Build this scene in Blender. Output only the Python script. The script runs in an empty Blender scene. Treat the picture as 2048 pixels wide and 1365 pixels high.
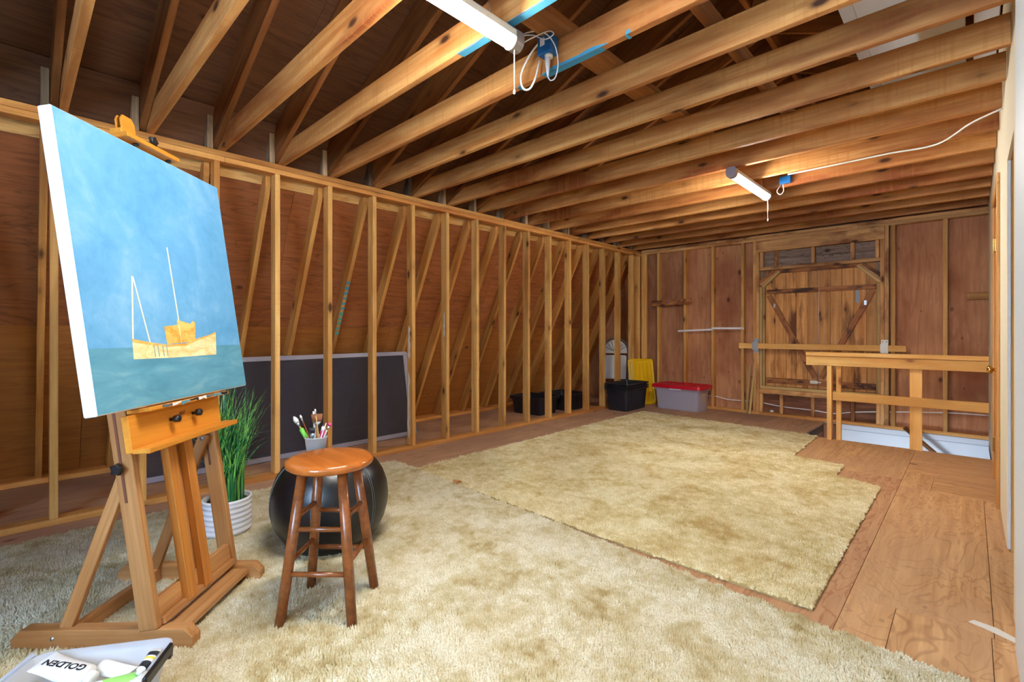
import bpy, bmesh, math, random
import numpy as np
from mathutils import Vector, Matrix

random.seed(7)
rng = np.random.default_rng(11)
SC = bpy.context.scene
COL = SC.collection
PI = math.pi

# ------------------------------------------------------------------ camera, world, daylight, exposure
cam_d = bpy.data.cameras.new('camera')
cam_d.sensor_width = 36.0
cam_d.lens = 16.787
cam_d.shift_y = -0.0095
cam_d.clip_start = 0.02
cam = bpy.data.objects.new('camera', cam_d)
COL.objects.link(cam)
cam.location = (0, 0, 1.11)
cam.rotation_euler = (PI / 2, 0, math.radians(43.837))
SC.camera = cam

world = bpy.data.worlds.new('daylight')
SC.world = world
world.use_nodes = True
wbg = world.node_tree.nodes['Background']
wbg.inputs['Color'].default_value = (0.45, 0.69, 1.0, 1)
wbg.inputs['Strength'].default_value = 30.0

WIN = dict(x0=-1.25, x1=0.0, z0=0.75, z1=2.15, y=-1.6)
pl = bpy.data.lights.new('window_daylight', 'AREA')
pl.shape = 'RECTANGLE'
pl.size = WIN['x1'] - WIN['x0']
pl.size_y = WIN['z1'] - WIN['z0']
pl.cycles.is_portal = True
po = bpy.data.objects.new('window_daylight', pl)
COL.objects.link(po)
po.location = ((WIN['x0'] + WIN['x1']) / 2, WIN['y'] - 0.06, (WIN['z0'] + WIN['z1']) / 2)
po.rotation_euler = (PI / 2, 0, PI)          # faces +Y, into the room

LAMP_STRENGTH = 190.0
SC.view_settings.view_transform = 'Standard'
SC.view_settings.look = 'None'
SC.view_settings.gamma = 1.0
SC.view_settings.exposure = 0.32
SC.view_settings.use_curve_mapping = False
SC.cycles.use_denoising = True
SC.cycles.max_bounces = 10
SC.cycles.diffuse_bounces = 6
SC.cycles.transparent_max_bounces = 16
SC.cycles.sample_clamp_indirect = 8.0
SC.cycles.caustics_reflective = False
SC.cycles.caustics_refractive = False

# ------------------------------------------------------------------ helpers: objects
def W(o):
    if o is None: return Matrix.Identity(4)
    if o.parent is None: return o.matrix_basis.copy()
    return W(o.parent) @ o.matrix_parent_inverse @ o.matrix_basis

def put(name, data, parent=None, M=None):
    o = bpy.data.objects.new(name, data)
    COL.objects.link(o)
    if M is not None: o.matrix_basis = M
    if parent is not None:
        o.parent = parent
        o.matrix_parent_inverse = W(parent).inverted()
    return o

def tag(o, label, cat, group=None):
    o['label'] = label; o['category'] = cat
    if group: o['group'] = group
    return o

def thing(name, label, cat, loc=(0, 0, 0), group=None):
    o = put(name, None, None, Matrix.Translation(Vector(loc)))
    o.empty_display_size = 0.1
    return tag(o, label, cat, group)

def structure(name, label, cat, loc=(0, 0, 0)):
    o = thing(name, label, cat, loc); o['kind'] = 'structure'
    return o

_boxes = {}
def box_mesh(L, w, t, mat, bev=0.0025):
    key = (round(L, 4), round(w, 4), round(t, 4), mat.name, bev)
    if key in _boxes: return _boxes[key]
    bm = bmesh.new()
    bmesh.ops.create_cube(bm, size=1.0)
    bmesh.ops.scale(bm, vec=(L, w, t), verts=bm.verts)
    b = min(bev, 0.3 * min(L, w, t))
    if b > 0.0003:
        bmesh.ops.bevel(bm, geom=list(bm.edges), offset=b, segments=1, affect='EDGES', profile=0.5)
    me = bpy.data.meshes.new('board'); bm.to_mesh(me); bm.free()
    me.materials.append(mat)
    _boxes[key] = me
    return me

def lumber(name, p0, p1, side, w, t, mat, parent=None, bev=0.0025):
    """a board from p0 to p1 (centre line), w wide along side, t thick"""
    p0 = Vector(p0); p1 = Vector(p1)
    ex = (p1 - p0); L = ex.length; ex.normalize()
    ey = Vector(side); ey = (ey - ex * ey.dot(ex)).normalized()
    ez = ex.cross(ey)
    M = Matrix(((ex.x, ey.x, ez.x, 0), (ex.y, ey.y, ez.y, 0), (ex.z, ey.z, ez.z, 0), (0, 0, 0, 1)))
    M.translation = (p0 + p1) / 2
    return put(name, box_mesh(L, w, t, mat, bev), parent, M)

def box(name, x0, x1, y0, y1, z0, z1, mat, parent=None, bev=0.0025):
    d = [x1 - x0, y1 - y0, z1 - z0]
    c = Vector(((x0 + x1) / 2, (y0 + y1) / 2, (z0 + z1) / 2))
    ax = max(range(3), key=lambda i: d[i])
    e = Vector([1 if i == ax else 0 for i in range(3)])
    s = (ax + 1) % 3
    sd = Vector([1 if i == s else 0 for i in range(3)])
    return lumber(name, c - e * d[ax] / 2, c + e * d[ax] / 2, sd, d[s], d[3 - ax - s], mat, parent, bev)

class MB:
    def __init__(s): s.v = []; s.f = []
    def add(s, vs, fs):
        o = len(s.v); s.v += [tuple(p) for p in vs]; s.f += [tuple(i + o for i in f) for f in fs]
    def boxm(s, c, ex, ey, ez, a, b, h):
        c = Vector(c); ex = Vector(ex) * a / 2; ey = Vector(ey) * b / 2; ez = Vector(ez) * h / 2
        vs = [c + ex * i + ey * j + ez * k for i in (-1, 1) for j in (-1, 1) for k in (-1, 1)]
        s.add(vs, [(0, 1, 3, 2), (4, 6, 7, 5), (0, 4, 5, 1), (2, 3, 7, 6), (0, 2, 6, 4), (1, 5, 7, 3)])
    def box(s, x0, x1, y0, y1, z0, z1):
        s.boxm(((x0 + x1) / 2, (y0 + y1) / 2, (z0 + z1) / 2), (1, 0, 0), (0, 1, 0), (0, 0, 1), x1 - x0, y1 - y0, z1 - z0)
    def tube(s, pts, r, n=8, caps=True):
        pts = [Vector(p) for p in pts]
        rs = r if isinstance(r, (list, tuple)) else [r] * len(pts)
        rings = []; up = None
        for i, p in enumerate(pts):
            d = (pts[min(i + 1, len(pts) - 1)] - pts[max(i - 1, 0)]).normalized()
            if up is None:
                up = Vector((0, 0, 1)) if abs(d.z) < 0.9 else Vector((1, 0, 0))
            a = (up - d * up.dot(d)).normalized(); b = d.cross(a); up = a
            rings.append([p + (a * math.cos(2 * PI * k / n) + b * math.sin(2 * PI * k / n)) * rs[i] for k in range(n)])
        vs = [q for R in rings for q in R]; fs = []
        for i in range(len(pts) - 1):
            for k in range(n):
                fs.append((i * n + k, i * n + (k + 1) % n, (i + 1) * n + (k + 1) % n, (i + 1) * n + k))
        if caps:
            fs.append(tuple(range(n - 1, -1, -1))); fs.append(tuple((len(pts) - 1) * n + k for k in range(n)))
        s.add(vs, fs)
    def lathe(s, prof, c=(0, 0, 0), n=32, cap0=True, cap1=True):
        vs = []; fs = []
        for r, z in prof:
            for k in range(n):
                vs.append((c[0] + r * math.cos(2 * PI * k / n), c[1] + r * math.sin(2 * PI * k / n), c[2] + z))
        for i in range(len(prof) - 1):
            for k in range(n):
                fs.append((i * n + k, i * n + (k + 1) % n, (i + 1) * n + (k + 1) % n, (i + 1) * n + k))
        if cap0: fs.append(tuple(range(n - 1, -1, -1)))
        if cap1: fs.append(tuple((len(prof) - 1) * n + k for k in range(n)))
        s.add(vs, fs)
    def loft(s, rings, cap0=True, cap1=True):
        n = len(rings[0]); fs = []
        for i in range(len(rings) - 1):
            for k in range(n):
                fs.append((i * n + k, i * n + (k + 1) % n, (i + 1) * n + (k + 1) % n, (i + 1) * n + k))
        if cap0: fs.append(tuple(range(n - 1, -1, -1)))
        if cap1: fs.append(tuple((len(rings) - 1) * n + k for k in range(n)))
        s.add([q for R in rings for q in R], fs)
    def prism(s, poly, ax, ay, az, o, h):
        """polygon (a,b) in axes ax, ay from origin o, extruded h along az"""
        o = Vector(o); ax = Vector(ax); ay = Vector(ay); az = Vector(az); n = len(poly)
        b = [o + ax * p[0] + ay * p[1] for p in poly]
        s.add(b + [p + az * h for p in b], [tuple(range(n - 1, -1, -1)), tuple(range(n, 2 * n))] +
              [(i, (i + 1) % n, (i + 1) % n + n, i + n) for i in range(n)])
    def build(s, name, mat, parent=None, smooth=False, M=None, bev=0.0, sub=0, seg=1):
        me = bpy.data.meshes.new(name); me.from_pydata(s.v, [], s.f); me.update()
        bm = bmesh.new(); bm.from_mesh(me)
        bmesh.ops.recalc_face_normals(bm, faces=bm.faces)
        if bev: bmesh.ops.bevel(bm, geom=list(bm.edges), offset=bev, segments=seg, affect='EDGES', profile=0.5, clamp_overlap=True)
        bm.to_mesh(me); bm.free()
        me.materials.append(mat)
        if smooth: me.polygons.foreach_set('use_smooth', [True] * len(me.polygons))
        o = put(name, me, parent, M)
        if sub:
            m = o.modifiers.new('sub', 'SUBSURF'); m.levels = sub; m.render_levels = sub
        return o

def smooth_angle(o, deg=40):
    me = o.data
    me.polygons.foreach_set('use_smooth', [True] * len(me.polygons))
    bm = bmesh.new(); bm.from_mesh(me); ca = math.radians(deg)
    for e in bm.edges:
        if len(e.link_faces) == 2 and e.calc_face_angle(0) > ca: e.smooth = False
    bm.to_mesh(me); bm.free()
    return o

def text_mesh(name, body, size, mat, parent, M, depth=0.0004, xscale=1.0, bold=0.0):
    cu = bpy.data.curves.new(name, 'FONT'); cu.body = body; cu.size = size
    cu.align_x = 'CENTER'; cu.align_y = 'CENTER'; cu.extrude = depth; cu.resolution_u = 3; cu.offset = bold
    tmp = bpy.data.objects.new('tmp', cu); COL.objects.link(tmp)
    bpy.context.view_layer.update()
    me = bpy.data.meshes.new_from_object(tmp.evaluated_get(bpy.context.evaluated_depsgraph_get()))
    bpy.data.objects.remove(tmp); bpy.data.curves.remove(cu)
    me.name = name; me.materials.clear(); me.materials.append(mat)
    if xscale != 1.0: me.transform(Matrix.Diagonal((xscale, 1, 1, 1)))
    return put(name, me, parent, M)

def frame(o, ex, ey, ez):
    M = Matrix(((ex[0], ey[0], ez[0], o[0]), (ex[1], ey[1], ez[1], o[1]), (ex[2], ey[2], ez[2], o[2]), (0, 0, 0, 1)))
    return M

def bez(pts, n=10):
    """smooth curve through points (Catmull-Rom)"""
    P = [Vector(p) for p in pts]; P = [P[0] * 2 - P[1]] + P + [P[-1] * 2 - P[-2]]
    out = []
    for i in range(1, len(P) - 2):
        for k in range(n):
            t = k / n; a, b, c, d = P[i - 1], P[i], P[i + 1], P[i + 2]
            out.append(0.5 * ((2 * b) + (c - a) * t + (2 * a - 5 * b + 4 * c - d) * t * t + (3 * b - a - 3 * c + d) * t ** 3))
    out.append(P[-2])
    return out

# ------------------------------------------------------------------ helpers: materials
def srgb(r, g, b):
    f = lambda c: (c / 255 / 12.92) if c / 255 <= 0.04045 else ((c / 255 + 0.055) / 1.055) ** 2.4
    return (f(r), f(g), f(b), 1.0)

class NT:
    def __init__(s, name):
        s.m = bpy.data.materials.new(name); s.m.use_nodes = True
        s.t = s.m.node_tree; s.t.nodes.clear()
        s.out = s.n('ShaderNodeOutputMaterial')
    def n(s, typ, **kw):
        nd = s.t.nodes.new(typ)
        for k, v in kw.items(): setattr(nd, k, v)
        return nd
    def l(s, a, b): s.t.links.new(a, b)
    def val(s, sock, v):
        if hasattr(v, 'is_linked') or isinstance(v, bpy.types.NodeSocket): s.l(v, sock)
        else: sock.default_value = v
    def math(s, op, a, b=0.0, clamp=False):
        nd = s.n('ShaderNodeMath', operation=op); nd.use_clamp = clamp
        s.val(nd.inputs[0], a); s.val(nd.inputs[1], b); return nd.outputs[0]
    def mix(s, f, a, b, blend='MIX'):
        nd = s.n('ShaderNodeMix', data_type='RGBA', blend_type=blend)
        s.val(nd.inputs[0], f); s.val(nd.inputs[6], a); s.val(nd.inputs[7], b); return nd.outputs[2]
    def ramp(s, f, stops):
        nd = s.n('ShaderNodeValToRGB'); s.l(f, nd.inputs[0])
        el = nd.color_ramp.elements
        while len(el) < len(stops): el.new(0.5)
        for e, (p, c) in zip(el, stops):
            e.position = p; e.color = c if len(c) == 4 else (*c, 1)
        return nd.outputs[0]
    def noise(s, vec, scale, detail=4.0, rough=0.55, dist=0.0):
        nd = s.n('ShaderNodeTexNoise'); s.l(vec, nd.inputs['Vector'])
        nd.inputs['Scale'].default_value = scale; nd.inputs['Detail'].default_value = detail
        nd.inputs['Roughness'].default_value = rough; nd.inputs['Distortion'].default_value = dist
        return nd.outputs[0]
    def coords(s, scale=(1, 1, 1), rand=True):
        tc = s.n('ShaderNodeTexCoord')
        v = tc.outputs['Object']
        if rand:
            oi = s.n('ShaderNodeObjectInfo')
            cx = s.n('ShaderNodeCombineXYZ')
            s.l(s.math('MULTIPLY', oi.outputs['Random'], 57.0), cx.inputs[0])
            s.l(s.math('MULTIPLY', oi.outputs['Random'], 131.0), cx.inputs[1])
            s.l(s.math('MULTIPLY', oi.outputs['Random'], 29.0), cx.inputs[2])
            ad = s.n('ShaderNodeVectorMath', operation='ADD'); s.l(v, ad.inputs[0]); s.l(cx.outputs[0], ad.inputs[1])
            v = ad.outputs[0]; s.rand = oi.outputs['Random']
        s.base = v
        return s.scaled(v, scale)
    def scaled(s, v, scale):
        mp = s.n('ShaderNodeVectorMath', operation='MULTIPLY'); s.l(v, mp.inputs[0]); mp.inputs[1].default_value = scale
        return mp.outputs[0]
    def bsdf(s, color, rough=0.6, **kw):
        b = s.n('ShaderNodeBsdfPrincipled')
        s.val(b.inputs['Base Color'], color); s.val(b.inputs['Roughness'], rough)
        for k, v in kw.items():
            if k in b.inputs: s.val(b.inputs[k], v)
        s.l(b.outputs[0], s.out.inputs[0]); s.b = b
        return b
    def bump(s, h, strength=0.3, dist=0.01):
        nd = s.n('ShaderNodeBump'); s.l(h, nd.inputs['Height'])
        nd.inputs['Strength'].default_value = strength; nd.inputs['Distance'].default_value = dist
        s.l(nd.outputs[0], s.b.inputs['Normal'])

def wood(name, c0, c1, knot=srgb(70, 38, 20), stain=None, knots=0.5, rough=0.62, grain=1.0, vary=0.2, saw=0.25, spec=0.3, sr=(0.46, 0.70), sf=(0.9, 5, 5)):
    t = NT(name)
    v = t.coords((1.3, 26 * grain, 26 * grain))
    g = t.noise(v, 1.0, 6, 0.62, 0.4)
    big = t.noise(t.scaled(t.base, sf), 1.0, 4, 0.55, 0.3)
    col = t.mix(t.ramp(g, [(0.33, (0, 0, 0)), (0.68, (1, 1, 1))]), c0, c1)
    if stain is not None:
        col = t.mix(t.ramp(big, [(sr[0], (0, 0, 0)), (sr[1], (1, 1, 1))]), col, stain)
    if saw:                                        # rough-sawn streaks across the grain
        sw = t.noise(t.scaled(t.base, (55, 3, 3)), 1.0, 2, 0.5)
        col = t.mix(t.math('MULTIPLY', t.ramp(sw, [(0.52, (0, 0, 0)), (0.70, (1, 1, 1))]), saw), col, c0)
    if knots:
        vo = t.n('ShaderNodeTexVoronoi'); t.l(t.scaled(t.base, (3.3, 8, 8)), vo.inputs['Vector']); vo.inputs['Scale'].default_value = 1.0
        sep = t.n('ShaderNodeSeparateColor'); t.l(vo.outputs['Color'], sep.inputs[0])
        dn = t.math('ADD', vo.outputs['Distance'], t.math('MULTIPLY', g, 0.10))
        on = t.math('LESS_THAN', sep.outputs[0], knots)
        core = t.math('MULTIPLY', t.ramp(dn, [(0.13, (1, 1, 1)), (0.22, (0, 0, 0))]), on)
        halo = t.math('MULTIPLY', t.ramp(dn, [(0.16, (1, 1, 1)), (0.42, (0, 0, 0))]), t.math('MULTIPLY', on, 0.55))
        col = t.mix(halo, col, tuple(0.5 * a + 0.5 * b for a, b in zip(c0, knot)))
        col = t.mix(core, col, knot)
    hs = t.n('ShaderNodeHueSaturation')
    t.l(t.math('ADD', t.math('MULTIPLY', t.rand, vary * 2), 1.0 - vary), hs.inputs['Value'])
    t.l(col, hs.inputs['Color'])
    t.bsdf(hs.outputs[0], rough, **{'Specular IOR Level': spec})
    t.bump(g, 0.25, 0.003)
    return t.m

def plywood(name, c0, c1, line, knot=srgb(60, 32, 18), freq=(1.1, 6.5, 6.5), lines=7.0, lw=(0.72, 1.0), lk=0.42, stain=None, patch=0.25, rough=0.7, vary=0.12, nails=0.0):
    t = NT(name)
    v = t.coords(freq)
    n1 = t.noise(v, 1.0, 3, 0.5, 0.9)
    fine = t.noise(t.scaled(t.base, (2.5, 34, 34)), 1.0, 5, 0.6, 0.3)
    ln = t.math('SINE', t.math('MULTIPLY', n1, lines * 6.28))
    col = t.mix(t.ramp(fine, [(0.3, (0, 0, 0)), (0.7, (1, 1, 1))]), c0, c1)
    col = t.mix(t.math('MULTIPLY', t.ramp(ln, [(lw[0], (0, 0, 0)), (lw[1], (1, 1, 1))]), lk), col, line)
    if stain is not None:
        bg = t.noise(t.scaled(t.base, (1.1, 1.6, 1.6)), 1.0, 4, 0.55)
        col = t.mix(t.ramp(bg, [(0.42, (0, 0, 0)), (0.72, (1, 1, 1))]), col, stain)
    if patch:
        vo = t.n('ShaderNodeTexVoronoi'); t.l(t.scaled(t.base, (2.6, 4.2, 4.2)), vo.inputs['Vector']); vo.inputs['Scale'].default_value = 1.0
        sep = t.n('ShaderNodeSeparateColor'); t.l(vo.outputs['Color'], sep.inputs[0])
        on = t.math('LESS_THAN', sep.outputs[0], patch)
        dn = t.math('ADD', vo.outputs['Distance'], t.math('MULTIPLY', fine, 0.06))
        col = t.mix(t.math('MULTIPLY', t.ramp(dn, [(0.09, (1, 1, 1)), (0.15, (0, 0, 0))]), t.math('MULTIPLY', on, 0.8)), col, knot)
    if nails:
        vo = t.n('ShaderNodeTexVoronoi'); t.l(t.scaled(t.base, (5, 9, 9)), vo.inputs['Vector']); vo.inputs['Scale'].default_value = 1.0
        col = t.mix(t.math('MULTIPLY', t.ramp(vo.outputs['Distance'], [(0.05, (1, 1, 1)), (0.10, (0, 0, 0))]), nails), col, knot)
    hs = t.n('ShaderNodeHueSaturation')
    t.l(t.math('ADD', t.math('MULTIPLY', t.rand, vary * 2), 1.0 - vary), hs.inputs['Value'])
    t.l(col, hs.inputs['Color'])
    t.bsdf(hs.outputs[0], rough, **{'Specular IOR Level': 0.25})
    t.bump(t.math('ADD', fine, t.math('MULTIPLY', ln, 0.15)), 0.2, 0.002)
    return t.m

def plain(name, c, rough=0.5, metal=0.0, noise=0.0, nscale=20.0, bump=0.0, **kw):
    t = NT(name)
    v = t.coords((1, 1, 1), rand=False)
    n = t.noise(v, nscale, 4, 0.55)
    col = t.mix(t.math('MULTIPLY', n, noise), c, tuple(x * 0.55 for x in c[:3]) + (1,))
    t.bsdf(col, rough, Metallic=metal, **kw)
    if bump: t.bump(n, bump, 0.004)
    return t.m

def clear_plastic(name, c, alpha=0.45, rough=0.3):
    t = NT(name)
    b = t.n('ShaderNodeBsdfPrincipled'); b.inputs['Base Color'].default_value = c; b.inputs['Roughness'].default_value = rough
    tl = t.n('ShaderNodeBsdfTranslucent'); tl.inputs[0].default_value = c
    tr = t.n('ShaderNodeBsdfTransparent')
    m1 = t.n('ShaderNodeMixShader'); m1.inputs[0].default_value = 0.4
    t.l(b.outputs[0], m1.inputs[1]); t.l(tl.outputs[0], m1.inputs[2])
    m2 = t.n('ShaderNodeMixShader'); m2.inputs[0].default_value = alpha
    t.l(tr.outputs[0], m2.inputs[1]); t.l(m1.outputs[0], m2.inputs[2])
    t.l(m2.outputs[0], t.out.inputs[0])
    return t.m

def emit(name, c, s):
    t = NT(name)
    e = t.n('ShaderNodeEmission'); e.inputs[0].default_value = c; e.inputs[1].default_value = s
    t.l(e.outputs[0], t.out.inputs[0])
    return t.m

M = {}
M['stud'] = wood('pine_stud', srgb(192, 138, 70), srgb(228, 178, 106), stain=srgb(176, 114, 52), knots=0.6)
M['plate'] = wood('fir_plate', srgb(196, 130, 64), srgb(228, 170, 96), stain=srgb(166, 98, 44), knots=0.4)
M['joist'] = wood('fir_joist', srgb(182, 114, 54), srgb(222, 164, 98), stain=srgb(136, 70, 30), knots=0.62, vary=0.12, saw=0.4, sr=(0.44, 0.64), sf=(0.8, 4, 7))
M['rafter'] = wood('roof_rafter', srgb(134, 82, 44), srgb(172, 114, 64), stain=srgb(104, 58, 30), knots=0.4)
M['lean'] = wood('eave_rafter', srgb(176, 118, 56), srgb(214, 158, 86), stain=srgb(150, 90, 42), knots=0.5)
M['stub'] = wood('grey_offcut', srgb(150, 122, 92), srgb(206, 176, 138), stain=srgb(96, 74, 60), knots=0.35, sr=(0.45, 0.6))
M['deck'] = plywood('roof_deck', srgb(98, 62, 42), srgb(122, 80, 54), srgb(74, 44, 30), lines=5, freq=(0.8, 8, 8))
M['sheath_hi'] = plywood('eave_sheathing', srgb(130, 74, 40), srgb(158, 94, 52), srgb(96, 48, 26), lines=8, patch=0.40, nails=0.25, knot=srgb(58, 32, 22))
M['sheath_lo'] = plywood('eave_sheathing_low', srgb(150, 90, 40), srgb(172, 108, 50), srgb(124, 70, 30), lines=4, patch=0.18, lk=0.3)
M['strip'] = plywood('pale_strip', srgb(180, 132, 74), srgb(216, 170, 106), srgb(136, 90, 48), lines=4)
M['back_ply'] = plywood('gable_sheathing', srgb(172, 116, 78), srgb(200, 144, 102), srgb(128, 74, 50), lines=5, patch=0.40, nails=0.6, stain=srgb(138, 78, 48), freq=(0.8, 4.5, 4.5), lk=0.3)
M['grey_board'] = plywood('weathered_board', srgb(122, 100, 86), srgb(168, 146, 128), srgb(70, 48, 38), lines=6, patch=0.6, freq=(2.2, 16, 16), lk=0.6)
M['brown_board'] = plywood('stained_board', srgb(134, 84, 58), srgb(166, 112, 80), srgb(72, 40, 26), lines=5, patch=0.5, freq=(2.0, 14, 14), stain=srgb(92, 54, 36))
M['frame_wood'] = wood('loft_frame_timber', srgb(188, 130, 74), srgb(228, 178, 116), stain=srgb(134, 80, 42), knots=0.6, sr=(0.5, 0.64), sf=(2.0, 6, 6))
M['door_plank'] = wood('loft_door_plank', srgb(188, 122, 60), srgb(224, 168, 102), stain=srgb(104, 58, 30), knots=0.7, vary=0.16, sr=(0.53, 0.68), sf=(1.3, 6, 6))
M['door_rail'] = wood('loft_door_ledge', srgb(138, 82, 44), srgb(186, 122, 70), stain=srgb(76, 42, 26), knots=0.6, sr=(0.48, 0.62), sf=(4, 8, 8))
M['jamb'] = wood('green_tinted_jamb', srgb(176, 146, 90), srgb(206, 176, 116), stain=srgb(146, 110, 62), knots=0.2)
M['rail_wood'] = wood('new_pine_rail', srgb(222, 166, 88), srgb(244, 200, 124), stain=srgb(212, 152, 76), knots=0.6, knot=srgb(140, 84, 40))
M['floor_ply'] = plywood('floor_plywood', srgb(178, 130, 86), srgb(214, 168, 118), srgb(132, 86, 52), lines=13, stain=srgb(184, 142, 106), patch=0.42, vary=0.05, knot=srgb(100, 70, 54), freq=(1.5, 4.2, 4.2), lw=(0.74, 1.0), lk=0.42, nails=0.35)
M['floor_old'] = plywood('floor_plywood_old', srgb(170, 130, 100), srgb(194, 154, 122), srgb(126, 90, 66), lines=5, stain=srgb(160, 124, 102), patch=0.3, vary=0.06, knot=srgb(100, 66, 48))
M['floor_red'] = plywood('floor_plywood_red', srgb(166, 120, 84), srgb(190, 146, 108), srgb(142, 80, 46), lines=8, patch=0.2, vary=0.05, freq=(1.3, 5, 5), lk=0.5)
M['sub'] = plain('subfloor', srgb(80, 55, 38), 0.8, noise=0.3)
M['rim'] = wood('brown_rim', srgb(104, 64, 42), srgb(136, 90, 62), knots=0.3)
M['white_siding'] = plain('white_painted_siding', srgb(214, 220, 228), 0.5, noise=0.12, nscale=3)
M['drywall'] = plain('cream_drywall', srgb(236, 224, 194), 0.75, noise=0.06, nscale=6)
M['drywall_core'] = plain('torn_drywall_edge', srgb(226, 222, 214), 0.9, noise=0.3, nscale=60, bump=0.5)
M['white_trim'] = plain('white_trim_paint', srgb(226, 232, 234), 0.45, noise=0.05)
M['door_wood'] = wood('varnished_fir', srgb(196, 128, 56), srgb(222, 160, 84), knots=0.1, rough=0.4, vary=0.08)
M['brass'] = plain('brass', srgb(212, 172, 96), 0.25, 1.0)
M['steel'] = plain('galvanised_steel', srgb(190, 192, 196), 0.4, 0.9, noise=0.3)
M['white_metal'] = plain('white_enamel', srgb(232, 226, 208), 0.4)
M['white_plastic'] = plain('white_plastic', srgb(236, 236, 236), 0.4)
M['cable'] = plain('white_cable', srgb(228, 224, 212), 0.5)
M['blue_box'] = plain('blue_plastic', srgb(20, 92, 150), 0.35)
M['blue_paint'] = plain('blue_paint', srgb(62, 140, 166), 0.7, noise=0.4, nscale=50)
M['teal_paint'] = plain('teal_paint', srgb(70, 150, 140), 0.7, noise=0.4, nscale=50)
M['white_paint'] = plain('white_paint_splash', srgb(226, 220, 210), 0.7, noise=0.4, nscale=60)
M['black'] = plain('black_plastic', srgb(24, 24, 28), 0.35)
M['black_tote'] = plain('black_tote_plastic', srgb(30, 30, 38), 0.42, noise=0.2)
M['leather'] = plain('black_leather', srgb(13, 13, 18), 0.34, noise=0.3, nscale=90, bump=0.12, **{'Specular IOR Level': 0.6})
M['yellow'] = plain('yellow_plastic', srgb(236, 186, 16), 0.4, noise=0.1)
M['red'] = plain('red_plastic', srgb(196, 20, 40), 0.35)
M['clear_tote'] = clear_plastic('frosted_plastic', srgb(236, 236, 250), 0.38)
M['clear_box'] = clear_plastic('clear_box_plastic', srgb(226, 230, 240), 0.5)
M['cup'] = clear_plastic('clear_cup', srgb(244, 248, 255), 0.62)
M['screen_mesh'] = clear_plastic('insect_screen', srgb(92, 84, 92), 0.62, 0.8)
M['alu'] = plain('aluminium_frame', srgb(150, 146, 160), 0.45, 0.3)
M['chair_grey'] = plain('grey_steel_frame', srgb(110, 118, 126), 0.45, 0.4)
M['chair_white'] = plain('white_resin', srgb(218, 222, 226), 0.5)
M['oak'] = wood('oiled_oak', srgb(166, 112, 64), srgb(196, 146, 96), stain=srgb(146, 92, 48), knots=0.0, saw=0.0, grain=1.8, rough=0.45, vary=0.08)
M['oak_front'] = wood('varnished_oak', srgb(192, 120, 38), srgb(214, 144, 54), knots=0.0, saw=0.0, grain=1.5, rough=0.35, vary=0.05)
M['oak_mast'] = wood('brown_oak', srgb(176, 108, 46), srgb(204, 136, 64), knots=0.0, saw=0.0, grain=1.5, rough=0.4, vary=0.06)
M['slot'] = plain('dark_slot', srgb(104, 58, 38), 0.8)
M['stool_wood'] = wood('walnut_stained_stool', srgb(112, 60, 28), srgb(144, 82, 40), knots=0.0, saw=0.0, rough=0.25, vary=0.05, spec=0.6)
M['seat_wood'] = wood('honey_stained_seat', srgb(156, 84, 32), srgb(186, 106, 44), knots=0.0, saw=0.0, rough=0.16, vary=0.02, grain=0.7, spec=0.6)
M['pot'] = plain('white_ceramic', srgb(232, 232, 236), 0.18, noise=0.02)
M['soil'] = plain('dark_soil', srgb(52, 46, 44), 0.95, noise=0.8, nscale=90, bump=0.6)
M['canvas_white'] = plain('bare_canvas', srgb(236, 240, 248), 0.8, noise=0.04, nscale=40)
M['paper_white'] = plain('paint_tube_white', srgb(232, 232, 232), 0.45, noise=0.05)
M['ink'] = plain('black_ink', srgb(26, 28, 34), 0.6)
M['green_label'] = plain('green_label', srgb(150, 214, 110), 0.5)
M['yellow_label'] = plain('yellow_label', srgb(226, 200, 60), 0.5)
M['cap_orange'] = plain('amber_cap', srgb(176, 110, 60), 0.5)
M['bristle'] = plain('brown_bristle', srgb(150, 92, 58), 0.8, noise=0.5, nscale=120)
M['brush_green'] = plain('green_handle', srgb(110, 196, 70), 0.35)
M['brush_wood'] = plain('tan_handle', srgb(196, 154, 96), 0.45, noise=0.2)
M['brush_red'] = plain('red_handle', srgb(170, 70, 36), 0.4)
M['brush_dark'] = plain('dark_handle', srgb(44, 40, 44), 0.4)
M['pink'] = plain('magenta_label', srgb(206, 50, 110), 0.4)
M['brown_pipe'] = plain('brown_handrail', srgb(122, 80, 46), 0.4, noise=0.2)

def glass_mat():
    t = NT('window_glass')
    tr = t.n('ShaderNodeBsdfTransparent'); gl = t.n('ShaderNodeBsdfGlossy'); gl.inputs['Roughness'].default_value = 0.02
    mx = t.n('ShaderNodeMixShader'); mx.inputs[0].default_value = 0.06
    t.l(tr.outputs[0], mx.inputs[1]); t.l(gl.outputs[0], mx.inputs[2]); t.l(mx.outputs[0], t.out.inputs[0])
    return t.m
M['glass'] = glass_mat()
M['tube_light'] = emit('lit_diffuser', (1.0, 0.965, 0.90, 1), LAMP_STRENGTH)

def leaf_mat():
    t = NT('grass_blade')
    v = t.coords((1, 1, 1), rand=False)
    n = t.noise(t.scaled(v, (1, 1, .04)), 95, 2, 0.5)
    col = t.ramp(n, [(0.34, srgb(14, 70, 44)), (0.50, srgb(44, 128, 66)), (0.64, srgb(150, 204, 92))])
    t.bsdf(col, 0.3)
    return t.m
M['leaf'] = leaf_mat()

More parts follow.
